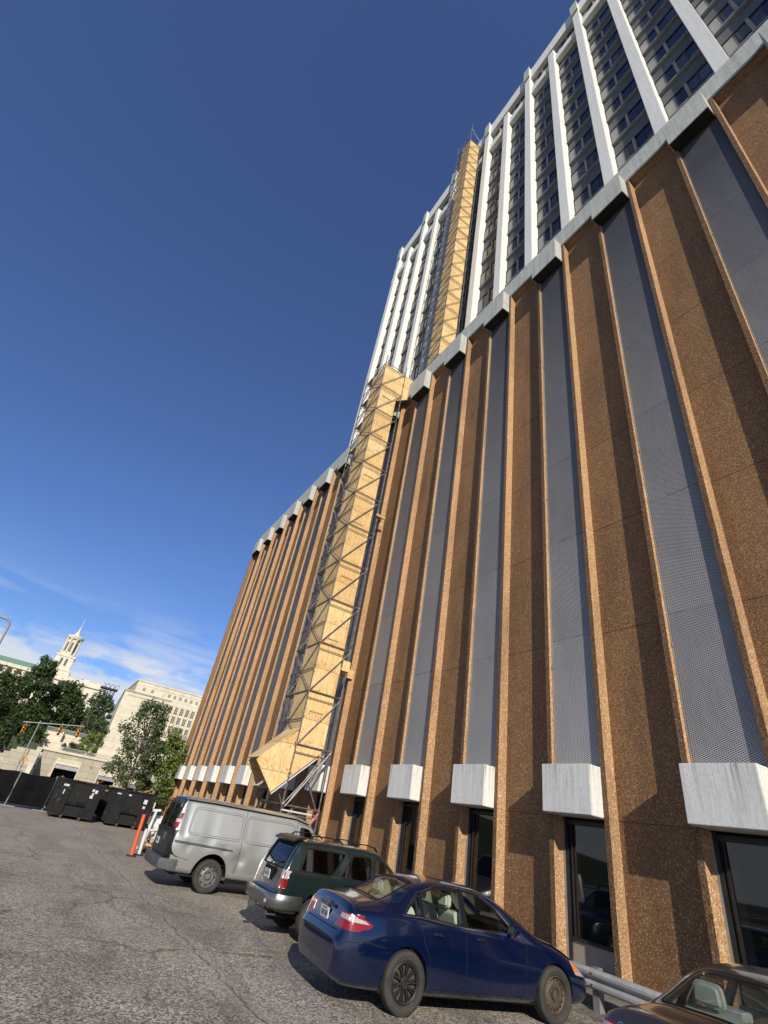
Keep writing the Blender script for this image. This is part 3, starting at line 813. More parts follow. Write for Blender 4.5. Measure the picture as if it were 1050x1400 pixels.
def shrink(poly, d):
    """offset polygon outward by d (2D)"""
    P = [Vector(p) for p in poly]; n = len(P)
    A = sum(P[i].x*P[(i+1) % n].y - P[(i+1) % n].x*P[i].y for i in range(n)); sg = 1 if A > 0 else -1
    out = []
    for i in range(n):
        t = (P[(i+1) % n]-P[i-1]).normalized(); out.append(tuple(P[i] + Vector((t.y, -t.x))*sg*d))
    return out
def inside(p, poly):
    x, y = p; r = False; n = len(poly); j = n-1
    for i in range(n):
        xi, yi = poly[i]; xj, yj = poly[j]
        if (yi > y) != (yj > y) and x < (xj-xi)*(y-yi)/(yj-yi)+xi: r = not r
        j = i
    return r

class Car:
    def __init__(s, name, label, cat, loc, yaw, loft, group='cars parked in a row facing the building'):
        s.root = thing(name, loc, label, cat, group); s.root.rotation_euler = (0, 0, yaw)
        s.loft = loft; s.tree = loft.bvh(); s.ops = []; s.glassdefs = []
    def hole(s, poly, axis, a, b, r=.04, glass=None, pname='window', side=None, rubber=.016, trim=None):
        P = round_poly([tuple(p) for p in poly], r, 4) if r else poly
        s.ops.append(('DIFFERENCE', prism_mesh(P, axis, a, b)))
        s.glassdefs.append((P, axis, a, b, glass, pname))
    def body(s, mat, arches, cavity=None, floor_z=.42, underbody=True):
        L = s.loft
        if cavity:
            cx0, cx1, cz, shrinkd = cavity
            inner = boolean(me_from(L.mesh(-shrinkd, (cx0-.06, cx1+.06))), [('INTERSECT', prism_mesh([(cx0, cz), (cx1, cz), (cx1, 3), (cx0, 3)], 'y', -1.2, 1.2))])
            ops = [('DIFFERENCE', inner)] + s.ops
        else: ops = s.ops
        for (x, z, r) in arches:
            ops = ops + [('DIFFERENCE', cyl_mesh(x, z, r, -1.3, -.55)), ('DIFFERENCE', cyl_mesh(x, z, r, .55, 1.3))]
        me = boolean(me_from(L.mesh()), ops)
        s.bodyobj = to_obj(me, 'body', mat, s.root)
        if cavity:      # faces of the hollow cabin get a cloth lining
            me.materials.append(M['lining'])
            for p in me.polygons:
                c = p.center
                if cavity[0]-.1 < c.x < cavity[1]+.1 and c.z > cavity[2]-.02:
                    h = s.tree.find_nearest(c)
                    if h[0] is not None and h[3] > cavity[3]*.6 and p.normal.dot(h[1]) < 0: p.material_index = 1
        # panes
        for (P, axis, a, b, gm, pname) in s.glassdefs:
            if gm is None: continue
            bm = L.mesh(-.014); E = shrink(P, .03)
            kill = []
            for f in bm.faces:
                c = f.calc_center_median()
                q, t = {'y': ((c.x, c.z), c.y), 'x': ((c.y, c.z), c.x), 'z': ((c.x, c.y), c.z)}[axis]
                if not (a <= t <= b and inside(q, E)): kill.append(f)
            bmesh.ops.delete(bm, geom=kill, context='FACES')
            to_obj(me_from(bm), pname, gm, s.root)
    def surf(s, p, axis, sgn):
        """point on the body: p 2D in the plane across axis; sgn -1: seen from the negative side"""
        far = 6.0*sgn
        o = {'y': Vector((p[0], far, p[1])), 'x': Vector((far if sgn < 0 else 8.0, p[0], p[1])), 'z': Vector((p[0], p[1], far))}[axis]
        d = {'y': Vector((0, -sgn, 0)), 'x': Vector((-sgn, 0, 0)), 'z': Vector((0, 0, -sgn))}[axis]
        h = s.tree.ray_cast(o, d)
        return (h[0], h[1]) if h[0] is not None else None
    def ribbon(s, pts, axis, sgn, w, mat, name, off=.003, parent=None, closed=False, step=.03, mb=None):
        P = [Vector(p) for p in pts]
        if closed: P.append(P[0])
        D2 = []
        for a, b in zip(P, P[1:]):
            n = max(1, int((b-a).length/step))
            for i in range(n): D2.append(a.lerp(b, i/n))
        D2.append(P[-1]); m = mb or MB(); row = []
        for i, p in enumerate(D2):
            t = (D2[min(i+1, len(D2)-1)]-D2[max(i-1, 0)])
            if closed and i in (0, len(D2)-1): t = D2[1]-D2[-2]
            t.normalize(); nn = Vector((t.y, -t.x))*w/2
            A = s.surf(p+nn, axis, sgn); B = s.surf(p-nn, axis, sgn); row.append(None if (A is None or B is None) else (A[0]+A[1]*off, B[0]+B[1]*off))
        for a, b in zip(row, row[1:]):
            if a and b and (a[0]-b[0]).length < .25: m.add([a[0], b[0], b[1], a[1]], [(0,1,2,3)])
        if not hasattr(m, 'parts'): m.parts = []
        m.parts.append(len(m.f))
        if mb is None and m.v: return s.add(m, name, mat, parent)
    def add(s, mb, name, mat, parent=None, smooth=True, bevel=0, angle=40):
        if len(getattr(mb, 'parts', ())) > 1:      # several ribbons: one object each
            i0 = 0
            for i1 in mb.parts:
                if i1 > i0:
                    q = MB(); 
                    for f in mb.f[i0:i1]: q.add([mb.v[i] for i in f], [(0,1,2,3)])
                    s.add(q, name, mat, parent, smooth, bevel, angle)
                i0 = i1
            return
        if getattr(mb, 'parts', None): bevel = 0
        me = D.meshes.new(name); me.from_pydata([tuple(v) for v in mb.v], [], mb.f)
        bm = bmesh.new(); bm.from_mesh(me); bmesh.ops.remove_doubles(bm, verts=bm.verts, dist=1e-5); bmesh.ops.recalc_face_normals(bm, faces=bm.faces)
        if bevel:
            es = [e for e in bm.edges if len(e.link_faces) == 2 and e.calc_face_angle(0) > .5]
            bmesh.ops.bevel(bm, geom=es, offset=bevel, segments=3, affect='EDGES', clamp_overlap=True)
        bm.to_mesh(me); bm.free()
        return to_obj(me, name, mat, parent or s.root, smooth, angle)
    def patch(s, off, poly, axis, a, b, name, mat, parent=None, r=.02, mb=None):
        """skin lying on the body inside a 2D outline (lamps, bumpers, mouldings)"""
        P = round_poly(poly, r, 3) if r else poly
        sgn = -1 if (axis == 'x' or a < 0 and abs(a) > abs(b)) else 1
        bm = bmesh.new(); vv = [bm.verts.new((p[0], p[1], 0)) for p in P]; bm.faces.new(vv)
        xs = [p[0] for p in P]; ys = [p[1] for p in P]
        for k, (lo_, hi_) in enumerate(((min(xs), max(xs)), (min(ys), max(ys)))):
            n = max(2, int((hi_-lo_)/.035))
            for i in range(1, n):
                c = [0, 0, 0]; c[k] = lo_+(hi_-lo_)*i/n; no = [0, 0, 0]; no[k] = 1
                bmesh.ops.bisect_plane(bm, geom=bm.verts[:]+bm.edges[:]+bm.faces[:], plane_co=c, plane_no=no)
        bad = []
        for v in bm.verts:
            h = s.surf((v.co.x, v.co.y), axis, sgn)
            if h is None: bad.append(v)
            else:
                p, nn = h
                if axis == 'y' and abs(p.y) < min(abs(a), abs(b)): bad.append(v); continue
                v.co = p+nn*off
        bmesh.ops.delete(bm, geom=bad, context='VERTS')
        bd = [e for e in bm.edges if len(e.link_faces) == 1]
        bm.normal_update()
        ex = bmesh.ops.extrude_edge_only(bm, edges=bd)
        for g in ex['geom']:
            if isinstance(g, bmesh.types.BMVert):
                h = s.tree.find_nearest(g.co); g.co = h[0]-h[1]*.004
        bmesh.ops.recalc_face_normals(bm, faces=bm.faces)
        me = me_from(bm)
        if mb is not None:
            mb.add([tuple(v.co) for v in me.vertices], [tuple(p.vertices) for p in me.polygons]); return
        return to_obj(me, name, mat, parent or s.root)
    def patches(s, off, items, name, mat, r=.02, parent=None):
        mb = MB()
        for (poly, axis, a, b) in items: s.patch(off, poly, axis, a, b, name, mat, r=r, mb=mb)
        return s.add(mb, name, mat, parent)
    def wheel(s, x, y, r, w, kind, rimmat, sgn):
        """sgn -1: outer face looks to -y"""
        c = (x, y, r); root = MB(); root.lathe([(0, sgn*.02), (r*.40, sgn*.02), (r*.40, -sgn*w*.4), (0, -sgn*w*.4)], c, 24, 'y')
        wh = s.add(root, 'wheel', M['greyplastic'])
        t = MB(); rr = r*.66; h = w/2
        prof = [(rr, -h*.8), (rr+.02, -h), (r*.86, -h*1.05), (r*.97, -h*.85), (r, -h*.55), (r, -h*.1), (r*.985, -h*.06), (r*.985, h*.06), (r, h*.1), (r, h*.55), (r*.97, h*.85), (r*.86, h*1.05), (r*.84, h*1.055), (r*.83, h*1.03), (rr+.02, h), (rr, h*.8)]
        t.lathe([(a, b*sgn) for a, b in prof], c, 48, 'y'); s.add(t, 'tyre', M['rubber'], wh)
        q = MB(); hh = sgn*h
        if kind == 'spoke':     # ten thin spokes
            q.lathe([(rr+.004, hh*.82), (rr-.012, hh*.95), (rr-.03, hh*.8), (rr-.03, -hh*.3)], c, 48, 'y')
            q.lathe([(0, hh*.92), (.05, hh*.9), (.07, hh*.72)], c, 24, 'y')
            for i in range(10):
                th = 2*math.pi*i/10+.15
                for e in (-.11, .11):
                    a0 = th+e*.35; a1 = th+e*1.0
                    A = Vector((x+.055*math.cos(a0), y+hh*.82, r+.055*math.sin(a0))); B = Vector((x+(rr-.018)*math.cos(a1), y+hh*.8, r+(rr-.018)*math.sin(a1)))
                    dd = (B-A).normalized(); nn = Vector((dd.z, 0, -dd.x))*.0085; oo = Vector((0, hh*.16, 0))
                    q.add([A-nn, A+nn, B+nn*1.2, B-nn*1.2, A-nn-oo, A+nn-oo, B+nn*1.2-oo, B-nn*1.2-oo], [(0,1,2,3), (0,1,5,4), (1,2,6,5), (2,3,7,6), (3,0,4,7)])
            rim = s.add(q, 'rim', rimmat, wh, angle=30)
            b = MB(); b.lathe([(0, hh*.25), (rr-.03, hh*.25)], c, 32, 'y'); s.add(b, 'brake_disc', M['rim_steel'], wh)
            lug = MB()
            for i in range(5):
                th = 2*math.pi*i/5; lug.tube((x+.045*math.cos(th), y+hh*.85, r+.045*math.sin(th)), (x+.045*math.cos(th), y+hh*1.02, r+.045*math.sin(th)), .010, 8)
            s.add(lug, 'lug_nut', M['chrome'], wh)
        else:                   # pressed steel wheel with holes
            holes = 16 if kind == 'steel16' else 8
            q.lathe([(rr+.004, hh*.82), (rr-.008, hh*.93), (rr-.02, hh*.55), (rr-.04, hh*.40), (rr*.72, hh*.46), (rr*.60, hh*.62), (rr*.42, hh*.60), (rr*.36, hh*.35), (rr*.26, hh*.33), (rr*.24, hh*.7), (0, hh*.72)], c, 48, 'y')
            s.add(q, 'rim', rimmat, wh, angle=30)
            hm = MB()
            for i in range(holes):
                th = 2*math.pi*i/holes; rad = rr*.80 if kind == 'steel16' else rr*.76; hr = .014 if kind == 'steel16' else .026
                hm.tube((x+rad*math.cos(th), y+hh*.40, r+rad*math.sin(th)), (x+rad*math.cos(th), y+hh*.475, r+rad*math.sin(th)), hr, 10)
            s.add(hm, 'vent_hole', M['seam'], wh)
            lug = MB()
            for i in range(5 if kind == 'steel16' else 8):
                th = 2*math.pi*i/(5 if kind == 'steel16' else 8); rad = rr*.32
                lug.tube((x+rad*math.cos(th), y+hh*.3, r+rad*math.sin(th)), (x+rad*math.cos(th), y+hh*.5, r+rad*math.sin(th)), .011, 6)
            s.add(lug, 'lug_nut', M['chrome'], wh)
        return wh
    def seats(s, rows, mat, w=.46, zs=.5, zt=1.08, head=True, xs_tilt=.16):
        for (x, ys, full) in rows:
            if full:
                m = MB(); m.prism(round_poly([(x+.50, zs-.1), (x+.52, zs+.06), (x+.08, zs+.05), (x-.08-xs_tilt, zt), (x-.24-xs_tilt, zt), (x-.12, zs-.1)], .07, 4), 'y', -.62, .62)
                seat = s.add(m, 'seat', mat, bevel=.03)
            for y in ys:
                if not full:
                    m = MB(); m.prism(round_poly([(x+.48, zs-.12), (x+.50, zs+.06), (x+.10, zs+.05), (x-.05-xs_tilt, zt), (x-.19-xs_tilt, zt), (x-.10, zs-.1)], .07, 4), 'y', y-w/2, y+w/2)
                    seat = s.add(m, 'seat', mat, bevel=.035)
                if head:
                    m = MB(); m.prism(round_poly([(y-.14, zt+.02), (y+.14, zt+.02), (y+.12, zt+.19), (y-.12, zt+.19)], .06, 5), 'x', x-.26-xs_tilt, x-.15-xs_tilt); s.add(m, 'head_restraint', mat, seat, bevel=.03)
    def plate(s, x, y, z, nx, w=.305, h=.155, tilt=0, parent=None):
        m = MB(); m.box(x-.012, x, y-w/2, y+w/2, z-h/2, z+h/2); pl = s.add(m, 'licence_plate', M['plate'], parent, smooth=False)
        m = MB(); random.seed(int(abs(y)*1000)+3)
        for i in range(6):
            yy = y+w/2-.055-i*.039 - (.012 if i > 2 else 0)
            m.box(x-.016, x-.013, yy-.013, yy-.008, z-.035, z+.035); m.box(x-.016, x-.013, yy+.008, yy+.013, z-.035, z+.035)
            if i % 2: m.box(x-.016, x-.013, yy-.0079, yy+.0079, z+.022, z+.035)
            m.box(x-.016, x-.013, yy-.0079, yy+.0079, z-.008, z+.004)
        m.box(x-.016, x-.013, y-.08, y+.08, z+.054, z+.066); m.box(x-.016, x-.013, y-.05, y+.03, z-.066, z-.056)
        s.add(m, 'plate_characters', M['plate_dark'], pl, smooth=False)

def text_mesh(txt, size, depth=.003):
    cu = D.curves.new('txt', 'FONT'); cu.body = txt; cu.size = size; cu.extrude = depth; cu.align_x = 'CENTER'; cu.align_y = 'CENTER'
    o = D.objects.new('txt', cu); COL.objects.link(o)
    dg = bpy.context.evaluated_depsgraph_get(); dg.update()
    me = D.meshes.new_from_object(o.evaluated_get(dg)); D.objects.remove(o); return me

def sedan(name, label, cat, loc, yaw, paintm, kind):
    """four door saloon, rear bumper at x=0, front at x=L, near side is -y"""
    L = 4.80
    keys = dict(
        zb=[(0,.30),(.25,.22),(1.5,.19),(3.3,.19),(4.5,.20),(L,.27)],
        ws=[(0,.80),(.5,.83),(1.5,.84),(3.6,.84),(4.4,.82),(L,.78)],
        zm=[(0,.55),(1.2,.62),(3.6,.60),(4.6,.52),(L,.48)],
        wm=[(0,.86),(.4,.895),(1.2,.912),(2.4,.90),(3.8,.908),(4.5,.87),(L,.82)],
        zk=[(0,.66),(.03,.70),(.07,.76),(.14,.92),(.20,.985),(1.0,1.0),(2.4,.93),(3.5,.86),(4.2,.74),(4.6,.60),(L,.52)],
        wk=[(0,.80),(.2,.80),(.7,.83),(1.2,.845),(2.4,.85),(3.5,.83),(4.3,.78),(4.7,.70),(L,.66)],
        ze=[(0,.67),(.03,.715),(.07,.78),(.14,.97),(.20,1.055),(.45,1.085),(.60,1.10),(.80,1.17),(1.15,1.315),(1.5,1.395),(1.9,1.42),(2.4,1.405),(2.75,1.345),(3.1,1.20),(3.45,1.035),(3.62,.965),(4.0,.88),(4.5,.72),(4.7,.61),(L,.53)],
        wt=[(0,.72),(.2,.66),(.55,.64),(.8,.60),(1.2,.585),(1.9,.60),(2.6,.60),(3.1,.635),(3.5,.69),(4.2,.66),(4.7,.58),(L,.55)],
        zt=[(0,.68),(.03,.73),(.07,.80),(.14,1.00),(.20,1.09),(.45,1.115),(.60,1.135),(.80,1.215),(1.15,1.37),(1.5,1.445),(1.9,1.47),(2.4,1.455),(2.75,1.395),(3.1,1.245),(3.45,1.075),(3.62,1.01),(4.0,.93),(4.5,.775),(4.7,.65),(L,.55)])
    lf = Loft(L, keys, [.03,.06,.06,.22,.05,.09,.15,.03], n=96, endr=(.75,.9), enda=(.17,.34))
    c = Car(name, label, cat, loc, yaw, lf)
    g = M['glass_clear']
    # side glass: quarter, rear door, front door
    Q = [(1.02,1.035),(1.30,1.035),(1.30,1.27)]
    Rr = [(1.345,1.03),(2.06,.985),(2.06,1.385),(1.62,1.365),(1.345,1.29)]
    Fr = [(2.14,.98),(3.12,.965),(2.72,1.235),(2.45,1.35),(2.14,1.385)]
    for (P, r) in ((Q,.03),(Rr,.03),(Fr,.04)):
        c.hole(P, 'y', -1.2, -.35, r, g, 'side_window'); c.hole(P, 'y', .35, 1.2, r, g, 'side_window')
    RW = [(.66,-.55),(.66,.55),(1.28,.46),(1.28,-.46)]
    FW = [(3.42,-.62),(3.42,.62),(2.68,.50),(2.68,-.50)]
    c.hole(RW, 'z', 1.02, 2, .08, g, 'rear_window'); c.hole(FW, 'z', 1.0, 2, .08, g, 'windscreen')
    rw = .335; xr = 1.085; xf = 3.86
    c.body(paintm, [(xr, rw, .372), (xf, rw, .372)], cavity=(.60, 3.50, .40, .05))
    # wheels
    k0 = ('spoke', M['rim_black']) if kind == 'blue' else ('spoke', M['rim_grey'])
    k1 = ('steel16', M['rim_steel']) if kind == 'blue' else k0
    for (x, k) in ((xr, k0), (xf, k1)):
        for sg in (-1, 1): c.wheel(x, sg*.80, rw, .20, k[0], k[1], sg)
    for x in (xr, xf):
        for sg in (-1, 1):
            m = MB(); n = 18; ring = []
            for i in range(n+1):
                t = math.pi*i/n; ring.append((x+.366*math.cos(t), rw+.366*math.sin(t)))
            for a, b in zip(ring, ring[1:]): m.add([(a[0], sg*.88, a[1]), (b[0], sg*.88, b[1]), (b[0], sg*.56, b[1]), (a[0], sg*.56, a[1])], [(0,1,2,3)])
            m.add([(x-.366, sg*.56, rw-.1), (x+.366, sg*.56, rw-.1), (x+.366, sg*.56, rw+.36), (x-.366, sg*.56, rw+.36)], [(0,1,2,3)])
            c.add(m, 'wheel_liner', M['black'], smooth=False)
    # doors seams, shuts
    m = MB()
    for sg in (-1, 1):
        for pts in ([(1.30,.99),(1.34,.80),(1.46,.60),(1.50,.34),(1.56,.28),(3.22,.28),(3.25,.5),(3.30,.80),(3.28,.93)],
                    [(2.10,.985),(2.12,.60),(2.13,.28)], [(.42,1.05),(.30,1.03)], [(3.42,1.0),(3.6,.93),(4.3,.84)], [(.02,.665),(.45,.70),(.73,.66)],
                    [(.55,.84),(.66,.84),(.68,.93),(.55,.94)] if sg > 0 else [(.56,1.0),(.57,.99)], [(4.10,.70),(4.35,.64)]):
            c.ribbon(pts, 'y', sg, .009, M['seam'], 'x', .002, mb=m)
    for y in (-.57, .57): c.ribbon([(.19,y),(.40,y),(.62,y*.99)], 'z', 1, .008, M['seam'], 'x', .002, mb=m)
    c.ribbon([(.615,-.57),(.60,0),(.615,.57)], 'z', 1, .012, M['seam'], 'x', .002, mb=m)
    c.ribbon([(-.57,.755),(.57,.755)], 'x', -1, .010, M['seam'], 'x', .003, mb=m)
    c.ribbon([(3.5,-.62),(3.47,0),(3.5,.62)], 'z', 1, .014, M['seam'], 'x', .002, mb=m)
    for y in (-.60, .60): c.ribbon([(3.55,y*1.05),(4.3,y),(4.62,y*.93)], 'z', 1, .008, M['seam'], 'x', .002, mb=m)
    c.add(m, 'panel_gap', M['seam'], smooth=False)
    # bright window surround and dark rubber
    tr = MB()
    out = [(.97,1.022),(1.30,1.022),(2.10,.968),(3.18,.945)]
    for sg in (-1, 1): c.ribbon(out, 'y', sg, .012, None, 'x', .006, mb=tr)
    top = [(1.0,1.035),(1.28,1.285),(1.62,1.385),(2.10,1.405),(2.46,1.368),(2.74,1.255),(3.16,.965)]
    for sg in (-1, 1): c.ribbon(top, 'y', sg, .009, None, 'x', .005, mb=tr)
    c.add(tr, 'window_trim', M['chrome' if kind == 'blue' else 'greyplastic'], smooth=False)
    tr = MB()
    for P in (Q, Rr, Fr):
        for sg in (-1, 1): c.ribbon(round_poly(P, .03, 3), 'y', sg, .02, None, 'x', .003, mb=tr, closed=True)
    c.ribbon(round_poly(RW, .08, 4), 'z', 1, .022, None, 'x', .003, mb=tr, closed=True)
    c.ribbon(round_poly(FW, .08, 4), 'z', 1, .026, None, 'x', .003, mb=tr, closed=True)
    for sg in (-1, 1): c.ribbon([(2.10,.99),(2.10,1.395)], 'y', sg, .06, None, 'x', .0035, mb=tr)
    c.add(tr, 'window_seal', M['greyplastic'], smooth=False)
    # handles and mirrors
    for sg in (-1, 1):
        for x in (1.50, 2.30):
            m = MB(); s0 = c.surf((x, .865), 'y', sg)[0]; s1 = c.surf((x+.2, .86), 'y', sg)[0]
            m.path([s0.lerp(s1, t/6)+Vector((0, sg*(.004+.030*math.sin(math.pi*t/6)**.5), 0)) for t in range(7)], .013, 8)
            c.add(m, 'door_handle', paintm)
            m = MB(); m.add([s0.lerp(s1, a)+Vector((0, sg*.003, dz)) for a, dz in ((.15,-.028),(.85,-.028),(.85,.022),(.15,.022))], [(0,1,2,3)]); c.add(m, 'handle_recess', M['seam'], smooth=False)
        s0 = c.surf((3.02, .98), 'y', sg)[0]
        m = MB(); y0, y1 = sorted((s0.y-sg*.01, s0.y+sg*.20)); m.box(2.95, 3.07, min(y1, y0)+.0, max(y0, y1), .955, 1.09)
        mi = c.add(m, 'wing_mirror', paintm, bevel=.04)
        m = MB(); m.box(2.945, 2.949, y0+.03, y1-.03, .975, 1.075); c.add(m, 'mirror_glass', M['chrome'], mi)
    # lamps
    for sg in (-1, 1):
        a, b = sorted((sg*.46, sg*1.1))
        c.patches(.006, [([(.03,.80),(.26,.795),(.44,.83),(.50,.875),(.40,.915),(.22,.95),(.03,.965)], 'y', a, b), ([(sg*.47,.79),(sg*.83,.79),(sg*.80,.965),(sg*.50,.955)], 'x', a, b)], 'tail_lamp', M['lamp_red'], r=.012)
        c.patches(.009, [([(.05,.885),(.44,.872),(.38,.905),(.2,.935),(.05,.945)], 'y', a, b), ([(sg*.53,.89),(sg*.80,.89),(sg*.79,.945),(sg*.54,.94)], 'x', a, b)], 'reversing_lamp', M['lamp_white'], r=.012)
        c.patch(.006, [(4.33,.58),(4.66,.54),(4.66,.60),(4.5,.68),(4.30,.735)], 'y', *sorted((sg*.40, sg*1.1)), 'headlight', M['lamp_white'], r=.03)
        c.patch(.010, [(4.32,.61),(4.45,.60),(4.43,.68),(4.32,.72)], 'y', *sorted((sg*.40, sg*1.1)), 'indicator', M['lamp_amber'], r=.03)
    # rear: number plate recess, trim bar, emblem
    pr = c.surf((0, .87), 'x', -1)[0]
    m = MB(); m.prism([(pr.x-.012, .775), (pr.x+.05, .775), (pr.x+.12, .95), (pr.x+.06, .95)], 'y', -.27, .27); c.add(m, 'plate_recess', M['greyplastic'], smooth=False)
    c.plate(pr.x-.015, 0, .85, -1)
    b0 = c.surf((0, .965), 'x', -1)[0]
    m = MB(); m.box(b0.x-.035, b0.x+.02, -.29, .29, .945, .985); c.add(m, 'boot_trim_bar', paintm, bevel=.012)
    em = MB()
    def ell(cy, cz, ry, rz, r, x):
        pts = [Vector((x, cy+ry*math.cos(2*math.pi*i/28), cz+rz*math.sin(2*math.pi*i/28))) for i in range(29)]; em.path(pts, r, 5)
    ex = c.surf((0, 1.0), 'x', -1)[0].x - .045
    ell(0, .975, .075, .052, .0065, ex); ell(0, .985, .045, .022, .005, ex-.002); ell(0, .972, .022, .046, .005, ex-.004)
    c.add(em, 'emblem', M['chrome'])
    if kind == 'blue':
        me = text_mesh('LE', .05); o = to_obj(me, 'badge_lettering', M['chrome'], c.root, False)
        p = c.surf((-.47, .80), 'x', -1)[0]; o.location = (p.x-.006, -.47, .80); o.rotation_euler = (R(90), 0, R(-90))
    else:
        me = text_mesh('Camry', .085); o = to_obj(me, 'badge_lettering', M['chrome'], c.root, False)
        p = c.surf((.47, .93), 'x', -1)[0]; o.location = (p.x-.02, .47, .955); o.rotation_euler = (R(72), 0, R(-90))
    # bumper lower part, exhaust, underbody
    m = MB(); m.box(.75, 4.2, -.74, .74, .19, .27); c.add(m, 'underbody', M['black'], smooth=False)
    m = MB(); m.tube((.12, -.52, .27), (.5, -.52, .27), .03, 12); c.add(m, 'exhaust', M['galv'])
    m = MB(); m.tube((.55, -.25, .23), (.95, -.35, .3), .06, 8); m.tube((.9, -.75, .3), (1.1, .75, .3), .04, 8); c.add(m, 'axle', M['rust'])
    # interior
    sm = M['seatgreen']
    c.seats([(1.50, (-.36, .36), True), (2.36, (-.38, .38), False)], sm, zs=.54, zt=1.12)
    m = MB(); m.prism([(.62,1.06),(1.18,1.06),(1.24,1.02),(1.24,.98),(.62,.98)], 'y', -.60, .60); c.add(m, 'parcel_shelf', M['shelf'], smooth=False)
    m = MB(); m.prism([(3.0,.98),(3.45,1.0),(3.45,.7),(3.05,.7)], 'y', -.68, .68); c.add(m, 'dashboard', M['greyplastic'], bevel=.03)
    m = MB()
    st = [Vector((2.95+.06*math.cos(t)*-1, .38+.18*math.sin(t), .92+.17*math.cos(t))) for t in [2*math.pi*i/20 for i in range(21)]]; m.path(st, .014, 6); c.add(m, 'steering_wheel', M['greyplastic'])
    m = MB(); m.box(.7, 3.4, -.72, .72, .415, .43); c.add(m, 'cabin_floor', M['greyplastic'], smooth=False)
    for sg in (-1, 1):
        m = MB(); y0, y1 = sorted((sg*.72, sg*.74)); m.box(1.2, 3.3, y0, y1, .45, .95); c.add(m, 'door_lining', M['lining'])
    if kind == 'brown':
        m = MB(); m.box(1.2, 1.36, .12, .46, 1.10, 1.17); c.add(m, 'tissue_box', M['white_label'], bevel=.01)
    return c

blue = sedan('parked_car', 'dark blue saloon with black spoked rear wheel and rusty front wheel', 'car', (4.60, 8.66, 0), R(-5.0), M['p_blue'], 'blue')
blue.root.scale = (1.015, 1.03, 1.07)
brown = sedan('parked_car', 'grey brown saloon nearest the camera with pale green seats', 'car', (4.98, 3.22, .01), R(-1), M['p_brown'], 'brown')
brown.root.scale = (1.0, 1.02, 1.06)

